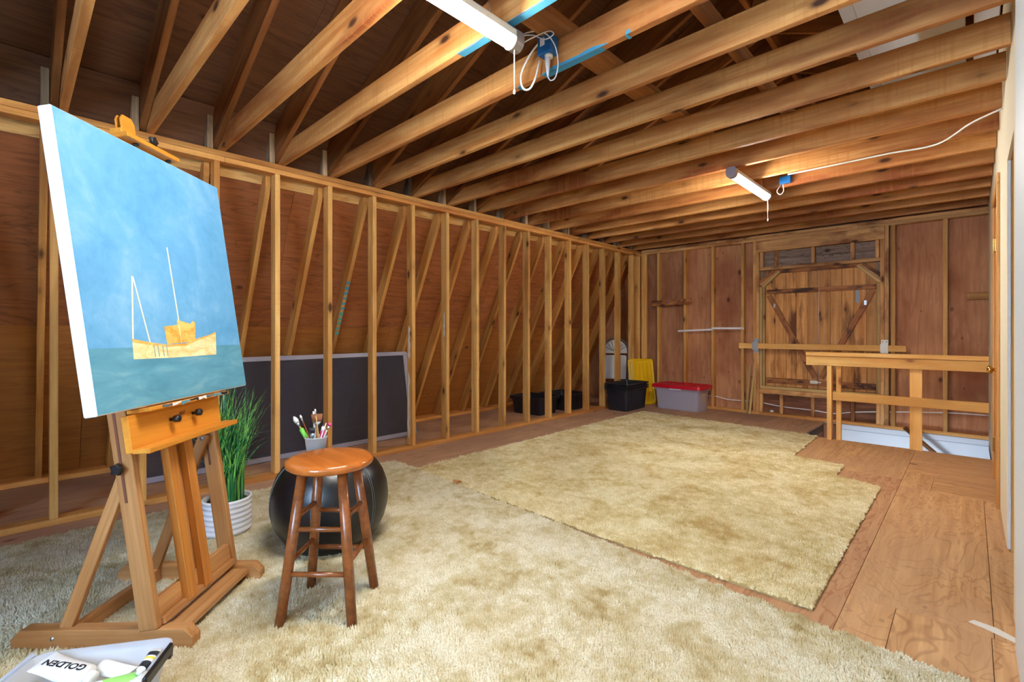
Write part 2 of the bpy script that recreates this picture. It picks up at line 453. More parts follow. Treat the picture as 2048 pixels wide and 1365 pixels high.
def carpet_mat(name, dark, mid_, pale, lo=0.36, hi=0.60, tip=srgb(186, 154, 92)):
    t = NT(name)
    tc = t.n('ShaderNodeTexCoord')
    big = t.noise(tc.outputs['Object'], 3.4, 4, 0.62, 0.6)
    mid = t.noise(tc.outputs['Object'], 19.0, 3, 0.6)
    fine = t.noise(tc.outputs['Object'], 170.0, 2, 0.5)
    k = t.math('ADD', t.math('MULTIPLY', big, 0.55), t.math('MULTIPLY', mid, 0.45))
    col = t.ramp(k, [(lo, dark), ((lo + hi) / 2 - .01, mid_), (hi, pale)])
    col = t.mix(t.math('MULTIPLY', t.ramp(fine, [(0.42, (0, 0, 0)), (0.66, (1, 1, 1))]), 0.6), col, tip)
    t.bsdf(col, 0.9, **{'Specular IOR Level': 0.1, 'Sheen Weight': 0.1})
    return t.m
M['pile'] = carpet_mat('gold_shag_pile', srgb(178, 150, 92), srgb(210, 192, 142), srgb(236, 224, 186))
M['pile_pale'] = carpet_mat('pale_shag_pile', srgb(166, 142, 94), srgb(202, 188, 150), srgb(228, 220, 196), 0.35, 0.58, srgb(172, 150, 106))
M['backing'] = plain('jute_backing', srgb(178, 156, 108), 0.95, noise=0.4, nscale=80)

def paint_sky():
    t = NT('painted_sky')
    tc = t.n('ShaderNodeTexCoord')
    a = t.noise(tc.outputs['Object'], 3.2, 5, 0.6, 0.7)
    b = t.noise(tc.outputs['Object'], 16, 5, 0.65, 0.5)
    k = t.math('ADD', t.math('MULTIPLY', a, 0.7), t.math('MULTIPLY', b, 0.3))
    col = t.ramp(k, [(0.30, srgb(72, 142, 194)), (0.50, srgb(98, 164, 214)), (0.70, srgb(138, 188, 226))])
    t.bsdf(col, 0.55)
    t.bump(b, 0.15, 0.002)
    return t.m
def paint_sea():
    t = NT('painted_sea')
    tc = t.n('ShaderNodeTexCoord')
    v = t.scaled(tc.outputs['Object'], (1, 1, 3.5))
    a = t.noise(v, 5, 5, 0.6, 0.6)
    col = t.ramp(a, [(0.30, srgb(72, 136, 164)), (0.55, srgb(90, 154, 182)), (0.78, srgb(138, 178, 192))])
    t.bsdf(col, 0.55)
    return t.m
def paint_boat(name, c0, c1):
    t = NT(name)
    tc = t.n('ShaderNodeTexCoord')
    a = t.noise(t.scaled(tc.outputs['Object'], (1, 1, 2.2)), 11, 5, 0.7, 0.8)
    t.bsdf(t.ramp(a, [(0.38, c0), (0.60, c1)]), 0.55)
    return t.m
M['p_sky'] = paint_sky(); M['p_sea'] = paint_sea()
M['p_hull'] = paint_boat('painted_hull', srgb(240, 190, 116), srgb(252, 230, 188))
M['p_cabin'] = paint_boat('painted_cabin', srgb(224, 146, 44), srgb(244, 196, 112))
M['p_line'] = paint_boat('painted_line', srgb(238, 214, 176), srgb(220, 224, 222))

# ------------------------------------------------------------------ setting: dimensions (metres)
XW = -3.77            # room face of the knee wall
XR = 0.133            # room face of the right-hand drywall
YB = 6.87             # room face of the gable framing
YF = -1.6             # wall behind the camera
SP = 0.4064
YK = lambda k: 0.989 + SP * k
KS = list(range(-6, 15))
ZP0, ZP1 = 2.296, 2.372     # double top plate
T2 = 0.038
SL = 0.435                  # upper roof slope
XRIDGE = -1.20
XE = -3.86                  # where the rafter's lower edge meets the plate
CS = 1 / math.sqrt(1 + SL * SL)
def roof_z(X):              # lower edge of the upper rafters
    return ZP1 + SL * ((X - XE) if X <= XRIDGE else (2 * XRIDGE - XE - X))
RD = 0.235                   # rafter depth, square to the slope
HX0, HX1, HY0, HY1 = -1.29, XR, 5.85, YB   # stair opening

# ---- floor: subfloor with the stair opening, plywood sheets on it
floor = None
mb = MB()
for (a, b, c, d) in ((-5.3, HX0, YF - .1, 7.05), (HX0, 1.4, YF - .1, HY0), (HX1 + .002, 1.4, HY0, 7.05), (HX0, HX1 + .002, HY1 + .03, 7.05)):
    mb.box(a, b, c, d, -0.10, -0.020)
floor = mb.build('floor', M['sub'])
tag(floor, 'bare plywood attic floor with a stair opening by the gable wall', 'floor'); floor['kind'] = 'structure'
def sheet(x0, x1, y0, y1, mat, name='plywood_sheet'):
    g = 0.0009
    return box(name, x0 + g, x1 - g, y0 + g, y1 - g, -0.0195, 0.0, M[mat], floor, 0.001)
for x0, x1, ys, mt in ((-5.25, -4.25, (-1.7, 0.7, 3.14, 5.58, 7.0), 'floor_old'), (-4.25, -3.03, (-1.7, 1.9, 4.34, 7.0), 'floor_old'),
                       (-3.03, -1.81, (-1.7, 0.7, 3.14, 5.58, 7.0), 'floor_old'), (-1.81, HX0, (-1.7, 2.16, 4.6, 5.85, 7.0), 'floor_old')):
    for y0, y1 in zip(ys, ys[1:]): sheet(x0, x1, y0, y1, mt)
for y0, y1, mt in ((-1.7, 0.3, 'floor_red'), (0.3, 2.74, 'floor_red'), (2.74, 4.6, 'floor_red'), (4.6, HY0, 'floor_ply')):
    sheet(HX0, -0.37, y0, y1, mt)
for x0, x1, y0, y1 in ((-0.37, -0.215, -1.7, 2.447), (-0.215, 0.055, -1.7, 2.447), (0.055, 1.38, -1.7, 2.447), (-0.37, 0.063, 2.447, 4.40), (0.063, 1.38, 2.447, 4.40),
                       (-0.37, -0.20, 4.40, 4.878), (-0.20, 1.38, 4.40, 4.878), (-0.37, 1.38, 4.878, HY0)):
    sheet(x0, x1, y0, y1, 'floor_ply')
sheet(HX1 + .004, 1.38, HY0, 7.0, 'floor_ply')
# rim boards round the stair opening
box('rim_board', HX0 - .04, HX0 - .002, HY0 + .002, HY1, -0.34, -0.021, M['rim'], floor)
box('rim_board', HX0, HX1, HY0 - .042, HY0 - .002, -0.34, -0.021, M['rim'], floor)
box('rim_board', HX0 + .002, HX0 + .165, YB - .075, YB - .002, -0.60, -0.012, M['rim'], floor)

# ---- below: the white stairwell
stw = structure('wall_stairwell', 'white painted siding lining the stairwell below the railing', 'wall', (0, 6.9, -2.6))
for i, (z0, z1) in enumerate(((-0.062, -0.004), (-0.30, -0.066), (-0.62, -0.304), (-0.94, -0.624), (-1.26, -0.944), (-1.9, -1.264), (-2.6, -1.904))):
    box('siding_board', -2.4, 1.4, 6.872 + (0 if i == 0 else .012), 6.90, z0, z1, M['white_siding'], stw)
box('siding_light_block', -2.44, 1.44, 6.902, 6.93, -2.6, -0.1, M['white_siding'], stw)  # added behind the boards to stop outside light at their gaps
box('side_wall', -2.44, -2.40, 4.4, 6.9, -2.6, -0.1, M['white_siding'], stw)
box('side_wall', 1.40, 1.44, 4.4, 6.9, -2.6, -0.1, M['white_siding'], stw)
box('front_wall', -2.44, 1.44, 4.36, 4.40, -2.6, -0.1, M['white_siding'], stw)
box('lower_floor', -2.44, 1.44, 4.36, 6.95, -2.64, -2.6, M['sub'], stw)
ll = bpy.data.lights.new('stairwell_fill', 'POINT'); ll.energy = 55; ll.color = (0.80, 0.90, 1.0); ll.shadow_soft_size = 0.12  # unseen fill light, added to brighten the white siding
lo = bpy.data.objects.new('stairwell_fill', ll); COL.objects.link(lo); lo.location = (-0.55, 5.3, -0.55)
hr = MB()
hr.tube([(-0.52, 6.72, 0.06), (0.12, 6.72, -0.55)], 0.022, 12)
h = thing('handrail', 'brown wooden handrail slanting down into the white stairwell', 'handrail', (-0.2, 6.8, -0.3))
hr.build('rail', M['brown_pipe'], h, True)
for x, z in ((-0.42, -0.035), (0.02, -0.455)):
    hr = MB(); hr.tube([(x, 6.72, z), (x, 6.72, z - .05), (x, 6.885, z - .07)], 0.006, 6)
    hr.build('bracket', M['steel'], h)
# treads of the stair going down to the right
stair = structure('stair', 'stair treads going down below the railing', 'stair', (-1.0, 6.3, -2.6))
for i in range(9):
    box('tread', -1.1 + .27 * i, -0.80 + .27 * i, 6.0, 6.86, -0.62 - .21 * i, -0.58 - .21 * i, M['rim'], stair)

# ---- knee wall on the left: plates and studs
wl = structure('wall_left', 'open stud knee wall of pine two-by-fours along the left', 'wall', (XW, 2.6, 0))
box('sole_plate', XW - .089, XW, YF, YB + .05, 0.0, T2, M['plate'], wl)
for a, b in ((YF, 1.02), (1.021, 4.9), (4.901, YB + .05)):
    box('top_plate', XW - .089, XW, a, b, ZP0 + .001, ZP0 + T2 - .0008, M['plate'], wl)
for a, b in ((YF, 0.2), (0.201, 3.8), (3.801, YB + .05)):
    box('top_plate', XW - .089, XW, a, b, ZP0 + T2 + .0008, ZP1, M['plate'], wl)
studs = {}
for k in KS:
    j = random.uniform(-.003, .003)
    studs[k] = lumber('stud', (XW - .0445, YK(k) - .019 + j, T2), (XW - .0445, YK(k) - .019 + random.uniform(-.003, .003), ZP0), (1, 0, 0), .087, .037, M['stud'], wl)
box('stud', XW - .089, XW, YB - .045, YB - .007, T2, ZP0, M['stud'], wl)
# old white paint on two studs
def smear(parent, x, y0, y1, z0, z1, mat, seed, face='y'):
    r = random.Random(seed); n = 9
    L = []; R = []
    for i in range(n + 1):
        z = z0 + (z1 - z0) * i / n
        a = r.uniform(0.05, 0.35) if 0 < i < n else 0.45; b = r.uniform(0.6, 0.95) if 0 < i < n else 0.55
        L.append((y0 + (y1 - y0) * a, z)); R.append((y0 + (y1 - y0) * b, z))
    mb = MB(); poly = L + R[::-1]
    if face == 'y': mb.prism(poly, (1, 0, 0), (0, 0, 1), (0, -1, 0), (0, x, 0), .0008)
    else: mb.prism(poly, (0, 1, 0), (0, 0, 1), (1, 0, 0), (x, 0, 0), .0008)
    return mb.build('paint_smear', mat, parent)
ys = YK(4) - .038
smear(studs[4], ys - .0005, XW - .075, XW - .02, 0.85, 1.16, M['white_paint'], 1)
smear(studs[4], ys - .0005, XW - .08, XW - .03, 0.10, 0.72, M['white_paint'], 2)
smear(studs[5], YK(5) - .0385, XW - .05, XW - .02, 1.05, 1.3, M['white_paint'], 3)

# ---- eave: steep lower roof slope behind the knee wall
we = structure('wall_eave', 'steep plywood eave slope with leaning rafters behind the knee wall', 'wall', (-4.95, 2.6, 0))
EX0, EZ0, EX1, EZ1 = -4.92, T2, -3.864, 2.20
ed = Vector((EX1 - EX0, 0, EZ1 - EZ0)).normalized()          # up the slope
en = Vector((-ed.z, 0, ed.x))                                # outwards
ED = 0.115
box('outer_plate', -5.07, -4.98 + .10, YF, YB + .05, 0.0, T2, M['plate'], we)
leans = {}
for k in KS:
    y = YK(k) - T2 - .019
    hx = ED / ed.z
    Ml = frame((EX0, y - .0185, EZ0), (ed.x, ed.y, ed.z), (0, 1, 0), (-ed.z, 0, ed.x))
    mb = MB(); mb.prism([(EX0 + .0, T2 + .0005), (EX1, EZ1), (EX1, ZP0 - .001), (EX1 - hx + (ZP0 - EZ1) * ed.x / ed.z, ZP0 - .001), (EX0 - hx, T2 + .0005)], (1, 0, 0), (0, 0, 1), (0, 1, 0), (0, y - .0185, 0), .037)
    Mi = Ml.inverted(); mb.v = [tuple(Mi @ Vector(p)) for p in mb.v]
    leans[k] = mb.build('leaning_rafter', M['lean'], we, M=Ml, bev=.002)
dt = 0.012
def slope_panel(name, s0, s1, y0, y1, mat):
    c0 = Vector((EX0, 0, 0)) + en * (ED + .004 + dt / 2)
    m = c0 + ed * (s0 + s1) / 2
    return lumber(name, (m.x, y0 + .001, m.z), (m.x, y1 - .001, m.z), ed, s1 - s0 - .002, dt, mat, we, .001)
sl_len = 1.22
for y0, y1 in ((YF - .1, 0.35), (0.35, 2.79), (2.79, 5.23), (5.23, 7.05)):
    slope_panel('sheathing_panel', -0.06, sl_len, y0, y1, M['sheath_lo'])
for y0, y1 in ((YF - .1, 1.57), (1.57, 4.01), (4.01, 6.45), (6.45, 7.05)):
    slope_panel('sheathing_panel', sl_len, 2 * sl_len, y0, y1, M['sheath_hi'])
for y0, y1 in ((YF - .1, 2.2), (2.2, 4.64), (4.64, 7.05)):
    slope_panel('sheathing_strip', 2 * sl_len, 2.585, y0, y1, M['strip'])
    slope_panel('sheathing_strip', 2.585, 2.90, y0, y1, M['deck'])
m_ = Vector((EX0, 0, 0)) + en * (ED + .03) + ed * 1.4
lumber('roof_light_block', (m_.x, YF - .12, m_.z), (m_.x, 7.06, m_.z), ed, 2.98, .012, M['sub'], we, 0)  # unseen sheet added to keep sky light out of the eave seams
# teal stripes daubed on one leaning rafter
for i in range(11):
    z = 1.09 + .047 * i
    s = (z - EZ0) / ed.z
    c = Vector((EX0, YK(3) - T2 - .019, EZ0)) + ed * s - en * .0004
    mb = MB(); a = random.uniform(.012, .02); sk = random.uniform(-.008, .012)
    q = [c + Vector((0, -.0175, 0)) - ed * a, c + Vector((0, .0175, 0)) - ed * (a - sk), c + Vector((0, .0175, 0)) + ed * (a - .004 + sk), c + Vector((0, -.0175, 0)) + ed * (a - .004)]
    mb.add([p for p in q] + [p - en * .0008 for p in q], [(0, 1, 2, 3), (7, 6, 5, 4), (0, 4, 5, 1), (1, 5, 6, 2), (2, 6, 7, 3), (3, 7, 4, 0)])
    mb.build('paint_stripe', M['blue_paint'] if i > 4 else M['teal_paint'], leans[3])

# ---- ceiling: joists, rafters, roof deck, ridge
ce = structure('ceiling', 'open ceiling joists and rafters under a dark plywood roof', 'ceiling', (-1.8, 2.6, ZP1))
joists = {}
for k in KS:
    y = YK(k) + .019
    joists[k] = lumber('joist', (XW - .089, y, ZP1 + .07 + .001), (XR - .004, y + random.uniform(-.004, .004), ZP1 + .07 + .001), (0, 0, 1), .138, .0365, M['joist'], ce)
    yr = YK(k) - .019
    rise = Vector((1, 0, SL)).normalized(); nn = Vector((-SL, 0, 1)).normalized()
    p0 = Vector((XE - .10, yr, roof_z(XE - .10) + .0)) + nn * RD / 2; p1 = Vector((XRIDGE - .02, yr, roof_z(XRIDGE - .02))) + nn * RD / 2
    lumber('rafter', p0, p1, nn, RD, .036, M['rafter'], ce)
    fall = Vector((1, 0, -SL)).normalized(); n2 = Vector((SL, 0, 1)).normalized()
    p0 = Vector((XRIDGE + .02, yr, roof_z(XRIDGE + .02))) + n2 * RD / 2; p1 = Vector((1.55, yr, roof_z(1.55))) + n2 * RD / 2
    lumber('rafter', p0, p1, n2, RD, .036, M['rafter'], ce)
    # pale offcut standing on the plate beside each rafter
    lumber('plate_block', (XW - .045, YK(k) - T2 - .0195, ZP1 + .0005), (XW - .045 - .008, YK(k) - T2 - .0195, ZP1 + .232 + random.uniform(-.03, .015)), (1, 0, 0), .086, .036, M['stub'], ce)
zr = roof_z(XRIDGE)
box('ridge_board', XRIDGE - .019, XRIDGE + .019, YF, YB + .08, zr - .01, zr + RD / CS + .0, M['rafter'], ce)
nn = Vector((-SL, 0, 1)).normalized(); rise = Vector((1, 0, SL)).normalized()
n2 = Vector((SL, 0, 1)).normalized(); fall = Vector((1, 0, -SL)).normalized()
base = Vector((XE - .42, 0, roof_z(XE - .42))) + nn * (RD + .007)
Lr = (XRIDGE - XE + .42) / CS + .14
edges = [0, 0.55, 1.77, 2.99, Lr]
for i, (s0, s1) in enumerate(zip(edges, edges[1:])):
    off = 0.9 if i % 2 else 0.0
    for y0, y1 in ((YF - .1, 0.4 + off), (0.4 + off, 2.84 + off), (2.84 + off, 5.28 + off), (5.28 + off, 7.05)):
        m = base + rise * (s0 + s1) / 2
        lumber('roof_panel', (m.x, y0 + .001, m.z), (m.x, y1 - .001, m.z), rise, s1 - s0 - .002, .012, M['deck'], ce, .001)
base2 = Vector((XRIDGE, 0, roof_z(XRIDGE))) + n2 * (RD + .007) - fall * .14
for s0, s1 in ((0.0, 1.22), (1.22, 3.19)):
    for y0, y1 in ((YF - .1, 1.3), (1.3, 3.74), (3.74, 7.05)):
        m = base2 + fall * (s0 + s1) / 2
        lumber('roof_panel', (m.x, y0 + .001, m.z), (m.x, y1 - .001, m.z), fall, s1 - s0 - .002, .012, M['deck'], ce, .001)
m_ = base + rise * Lr / 2 + nn * .016
lumber('roof_light_block', (m_.x, YF - .12, m_.z), (m_.x, 7.06, m_.z), rise, Lr + .1, .012, M['sub'], ce, 0)  # added above the left slope, blocks sky light at seams and ridge
m_ = base2 + fall * 1.6 + n2 * .016
lumber('roof_light_block', (m_.x, YF - .12, m_.z), (m_.x, 7.06, m_.z), fall, 3.25, .012, M['sub'], ce, 0)  # the same added light block above the right slope
box('side_light_block', 1.40, 1.45, YF - .1, 7.06, 0.0, 2.75, M['sub'], ce, 0)  # added out of view to close the open side against sky light
# white lining boards on the right-hand slope
wbase = Vector((XRIDGE, 0, roof_z(XRIDGE))) - n2 * .008
def lining(name, xa, xb, y0, y1, th=.012):
    s0, s1 = (xa - XRIDGE) / CS, (xb - XRIDGE) / CS
    m = wbase + fall * (s0 + s1) / 2
    lumber(name, (m.x, y0, m.z), (m.x, y1, m.z), fall, s1 - s0, th, M['white_siding'], ce, .001)
lining('lining_panel', -0.55, -0.02, 1.0, 6.0)
lining('lining_trim', -0.63, -0.545, 1.0, 6.0, .03)
lining('lining_panel', 0.02, 0.125, 1.0, 6.0)
# boards lying across the joists
box('catwalk_board', -1.475, -1.335, YF, 5.4, ZP1 + .141, ZP1 + .179, M['rafter'], ce)
box('strongback', -0.885, -0.847, 0.6, 6.2, ZP1 + .141, ZP1 + .23, M['rafter'], ce)
# blue paint on two joists
def joist_paint(k, xa, xb, z1, seed):
    y = YK(k); r = random.Random(seed)
    mb = MB(); n = 10
    poly = [(xa + (xb - xa) * i / n, 0.0) for i in range(n + 1)] + [(xa + (xb - xa) * i / n, z1 * (r.uniform(.5, 1.0) if 0 < i < n else .2)) for i in range(n, -1, -1)]
    mb.prism(poly, (1, 0, 0), (0, 0, 1), (0, -1, 0), (0, y - .0004, ZP1 + .001), .0008)
    mb.build('paint_mark', M['blue_paint'], joists[k])
    mb = MB(); mb.box(xa + .01, xb - .03, y + .002, y + .036, ZP1 - .0002, ZP1 + .0008)
    mb.build('paint_mark', M['blue_paint'], joists[k])
joist_paint(2, -1.53, -1.15, .020, 1)
joist_paint(1, -1.69, -1.47, .022, 2)
joist_paint(1, -1.40, -1.10, .020, 3)
joist_paint(2, -1.685, -1.665, .006, 4)
joist_paint(2, -1.06, -1.035, .02, 5)

# ---- gable wall at the back
wb = structure('wall_back', 'plywood gable wall with studs around a timber loft door', 'wall', (-1.8, YB, 0))
SY0, SY1 = YB + .089, YB + .101                # sheathing
def bsheet(x0, x1, z0, z1, mat, name='sheathing_panel', y=0.0, vert=True):
    g = .001
    if vert: return lumber(name, ((x0 + x1) / 2, (SY0 + SY1) / 2 + y, z0 + g), ((x0 + x1) / 2, (SY0 + SY1) / 2 + y, z1 - g), (1, 0, 0), x1 - x0 - 2 * g, SY1 - SY0, M[mat], wb, .001)
    return lumber(name, (x0 + g, (SY0 + SY1) / 2 + y, (z0 + z1) / 2), (x1 - g, (SY0 + SY1) / 2 + y, (z0 + z1) / 2), (0, 0, 1), z1 - z0 - 2 * g, SY1 - SY0, M[mat], wb, .001)
DX0, DX1, DZ0, DZ1 = -2.0, -0.775, 0.39, 1.90   # loft door opening
for x0, x1 in ((-5.3, -4.28), (-4.28, -3.06), (-3.06, -2.06)): bsheet(x0, x1, -0.02, 2.42, 'back_ply')
for x0, x1 in ((-0.735, -0.19), (-0.19, 1.4)): bsheet(x0, x1, 0.0, 2.42, 'back_ply')
for z0, z1, m in ((0.0, 0.2, 'brown_board'), (0.2, 0.385, 'brown_board'), (1.925, 2.06, 'grey_board'), (2.06, 2.42, 'grey_board')):
    bsheet(-2.06, -0.735, z0, z1, m, 'weather_board', 0, False)
for x0, x1 in ((-2.06, -1.977), (-0.780, -0.735)): bsheet(x0, x1, 0.385, 1.925, 'grey_board')
for x0, x1, z0, z1 in ((-5.35, -1.974, -.1, 2.44), (-0.783, 1.45, -.1, 2.44), (-1.974, -0.783, -.1, .397), (-1.974, -0.783, 1.91, 2.44)):
    box('gable_light_block', x0, x1, SY1 + .024, SY1 + .036, z0, z1, M['sub'], wb, 0)  # unseen sheets added to block sky light around the loft door
mb = MB()     # gable triangle above the plates
g = [(-5.3, 2.42), (1.5, 2.42), (1.5, roof_z(1.5) + RD / CS), (XRIDGE, zr + RD / CS), (-3.97, roof_z(-3.97) + RD / CS + .0), (-4.1, 2.47), (-5.3, 2.47)]
mb.prism(g, (1, 0, 0), (0, 0, 1), (0, 1, 0), (0, SY0, 0), .012)
mb.build('gable_panel', M['deck'], wb)
box('sole_plate', -3.76, -2.03, YB, YB + .089, 0.0, T2, M['plate'], wb)
box('sole_plate', -2.029, HX0 - .2, YB, YB + .089, 0.0, T2, M['plate'], wb)
box('sole_plate', HX0 - .199, 1.4, YB + .0, YB + .089, 0.0, T2, M['plate'], wb)
for a, b in ((-3.76, -0.955), (-0.954, 1.4)): box('top_plate', a, b, YB, YB + .089, 2.312, 2.349, M['frame_wood'], wb)
for a, b in ((-3.76, -2.6), (-2.599, 1.4)): box('top_plate', a, b, YB, YB + .089, 2.350, 2.388, M['frame_wood'], wb)
box('stud', -3.76, -3.67, YB, YB + .038, T2, 2.312, M['stud'], wb)
for x in (-3.474, -3.052, -2.645, -2.243, -0.631, -0.194):
    box('stud', x - .019, x + .019, YB, YB + .087, T2, 2.312, M['stud'], wb)
box('king_stud', -2.108, -2.071, YB, YB + .087, T2, 2.312, M['stud'], wb)
box('trimmer_stud', -2.070, -2.032, YB, YB + .087, T2, 2.165, M['frame_wood'], wb)
box('trimmer_stud', -0.747, -0.709, YB, YB + .087, T2, 2.165, M['frame_wood'], wb)
box('king_stud', -0.707, -0.669, YB, YB + .087, T2, 2.312, M['frame_wood'], wb)
box('header', -2.070, -0.709, YB, YB + .087, 2.166, 2.311, M['frame_wood'], wb)
for x in (-2.008, -1.837, -1.417, -1.012, -0.776):
    box('cripple_stud', x - .019, x + .019, YB + .02, YB + .087, 1.962, 2.165, M['frame_wood'], wb)
box('door_head', -2.031, -0.748, YB + .01, YB + .088, 1.918, 1.960, M['frame_wood'], wb)
box('door_stop', -1.86, -0.93, YB + .045, YB + .088, 1.872, 1.917, M['door_rail'], wb)
for x in (-2.012, -1.77, -1.42, -1.01, -0.768):
    box('cripple_stud', x - .019, x + .019, YB + .015, YB + .087, T2, 0.285, M['frame_wood'], wb)
box('sill', -2.031, -0.748, YB + .002, YB + .088, 0.287, 0.345, M['frame_wood'], wb)
box('sill_cap', -2.031, -0.748, YB + .035, YB + .088, 0.346, 0.384, M['jamb'], wb)
for xa, xb, ya in ((-2.031, -2.002, .02), (-2.001, -1.978, .05)): box('jamb', xa, xb, YB + ya, YB + .088, 0.385, 1.70, M['jamb'], wb)
for xa, xb, ya in ((-0.777, -0.748, .02),): box('jamb', xa, xb, YB + ya, YB + .088, 0.385, 1.68, M['jamb'], wb)
for i, (o, m, ya) in enumerate(((0.0, 'jamb', .03), (0.034, 'frame_wood', .02), (0.068, 'door_rail', .012))):
    q = o / math.sqrt(2)
    lumber('corner_brace', (-2.000 - q + .0, YB + .06, 1.70 + q - .0), (-1.80 - q * .0 - q, YB + .06, 1.897 + q * 0 + .0 + (0 if i == 0 else q * .2)), (1, 0, -1), .036, .055 + .008 * i, M[m], wb)
    lumber('corner_brace', (-0.752 + q, YB + .06, 1.68 + q), (-0.965 + q, YB + .06, 1.897 + (0 if i == 0 else q * .2)), (1, 0, 1), .036, .055 + .008 * i, M[m], wb)
# steel brackets for the door bar
for i, x in enumerate((-2.068, -0.706)):
    mb = MB()
    mb.box(x - .033, x + .033, YB - .004, YB, 0.965, 1.012); mb.box(x - .033, x + .033, YB - .004, YB, 0.825, 0.868)
    mb.box(x - .036, x + .036, YB - .052, YB - .048, 0.868, 0.962); mb.box(x - .036, x + .036, YB - .048, YB, 0.864, 0.868)
    mb.box(x - .036, x + .036, YB - .048, YB, 0.962, 0.966)
    br = mb.build('bar_bracket', M['steel'] if i == 0 else M['white_metal'], wb)
    mb = MB()
    for sx in (-.018, .018):
        for z in (0.99, 0.845): mb.tube([(x + sx, YB - .004, z), (x + sx, YB - .007, z)], .006, 8)
    mb.build('screw', M['chair_grey'], br)

# ---- loft door, two plank leaves with ledges and braces
LX = (-1.9762, -1.3702, -1.3688, -0.7805)
def leaf(name, label, x0, x1, zt_l, zt_r, brace, seed):
    d = structure(name, label, 'door', ((x0 + x1) / 2, YB + .1, DZ0))
    r = random.Random(seed); n = 5
    xs = [x0 + (x1 - x0) * (i + (r.uniform(-.12, .12) if 0 < i < n else 0)) / n for i in range(n + 1)]
    for a, b in zip(xs, xs[1:]):
        zt = 1.923
        for xc, s in ((x0, -1), (x1, 1)):
            pass
        box('plank', a + .001, b - .001, SY0 + .001 + r.uniform(0, .003), SY0 + .020, 0.387, zt, M['door_plank'], d)
    box('leaf_light_block', x0 + (0 if brace < 0 else .0005), x1 - (.0005 if brace < 0 else 0), SY0 + .0245, SY0 + .030, 0.3, 1.97, M['sub'], d, 0)  # added behind the planks so sky light stays out of their gaps
    ya, yb = SY0 - .022, SY0 + .0005
    e0 = .015 if brace < 0 else .004; e1 = .004 if brace < 0 else .015
    box('ledge', x0 + e0, x1 - e1, ya, yb, 1.605, 1.660, M['door_rail'], d)
    box('ledge', x0 + e0, x1 - e1, ya, yb, 0.425, 0.495, M['door_rail'], d)
    if brace < 0: p, q = Vector((x0 + .045, (ya + yb) / 2, 1.585)), Vector((x1 - .03, (ya + yb) / 2, 0.525))
    else: p, q = Vector((x1 - .045, (ya + yb) / 2, 1.585)), Vector((x0 + .03, (ya + yb) / 2, 0.525))
    lumber('brace', p, q, (1, 0, 0), .062, .020, M['door_rail'], d)
    m = p.lerp(q, .13)
    mb = MB(); mb.box(m.x - .012, m.x + .012, ya - .010, ya + .002, m.z - .026, m.z + .026)
    mb.build('hinge_plate', M['steel'], d)
    return d
dl = leaf('door_1', 'left leaf of the plank loft door, brace falling to the right', LX[0], LX[1], 0, 0, -1, 3)
dr = leaf('door_2', 'right leaf of the plank loft door, brace rising to the right', LX[2], LX[3], 0, 0, 1, 5)
mb = MB(); mb.box(-1.455, -1.375, SY0 - .034, SY0 - .022, 0.452, 0.492); mb.tube([(-1.45, SY0 - .04, .472), (-1.335, SY0 - .04, .472)], .006, 8)
mb.build('slide_bolt', M['white_metal'], dl)
mb = MB(); mb.box(-0.985, -0.955, SY0 - .001, SY0 + .002, 1.45, 1.60)
mb.build('old_hinge_strap', M['chair_grey'], dr)

# ---- right-hand drywall partition with a doorway and a varnished door
wr = structure('wall_right', 'cream drywall partition along the right edge', 'wall', (XR, 3.0, 0))
def rwall(name, y0, y1, z0, z1, x0=XR, x1=XR + .013, mat='drywall'):
    return box(name, x0, x1, y0, y1, z0, z1, M[mat], wr, .001)
OY0, OY1, OZ = 2.68, 3.47, 1.97            # unframed opening
PY0, PY1, PZ = 4.30, 5.10, 2.03            # varnished door
ZT = 2.95
rwall('drywall_panel', YF, OY0, 0.0, ZT)
rwall('drywall_panel', OY0, OY1, OZ, ZT)
rwall('drywall_panel', OY1, PY0 - .02, 0.012, ZT)
rwall('drywall_panel', PY0 - .02, PY1 + .02, PZ + .02, ZT)
rwall('drywall_panel', PY1 + .02, YB, 0.0, ZT)
mb = MB()                                   # torn edge of the drywall
r = random.Random(4); n = 60
pts = [(OY1 - r.uniform(0, .010), .012 + (OZ - .012) * i / n) for i in range(n + 1)]
mb.prism(pts + [(OY1 + .01, OZ), (OY1 + .01, .012)], (0, 1, 0), (0, 0, 1), (1, 0, 0), (XR + .001, 0, 0), .012)
mb.build('torn_edge', M['drywall_core'], wr)
for y0, y1 in ((YF, OY0), (OY1 + .039, PY0 - .04), (PY1 + .04, YB)):
    rwall('core', y0, y1, 0.0, ZT, XR + .014, XR + .10)
rwall('core', OY0, OY1 + .04, OZ + .04, ZT, XR + .014, XR + .10)
rwall('core', PY0 - .04, PY1 + .04, PZ + .04, ZT, XR + .014, XR + .10)
rwall('stud', OY1 + .001, OY1 + .038, 0.0, OZ + .04, XR + .0135, XR + .10, 'stud')
rwall('header', OY0, OY1, OZ + .001, OZ + .038, XR + .0135, XR + .10, 'stud')
# white casing near the camera, cream edge first
rwall('casing', 2.43, OY0, 0.0, 2.06, XR - .012, XR - .0005, 'drywall')
rwall('casing', 1.6, 2.42, 0.0, 2.94, XR - .020, XR - .0005, 'white_trim')
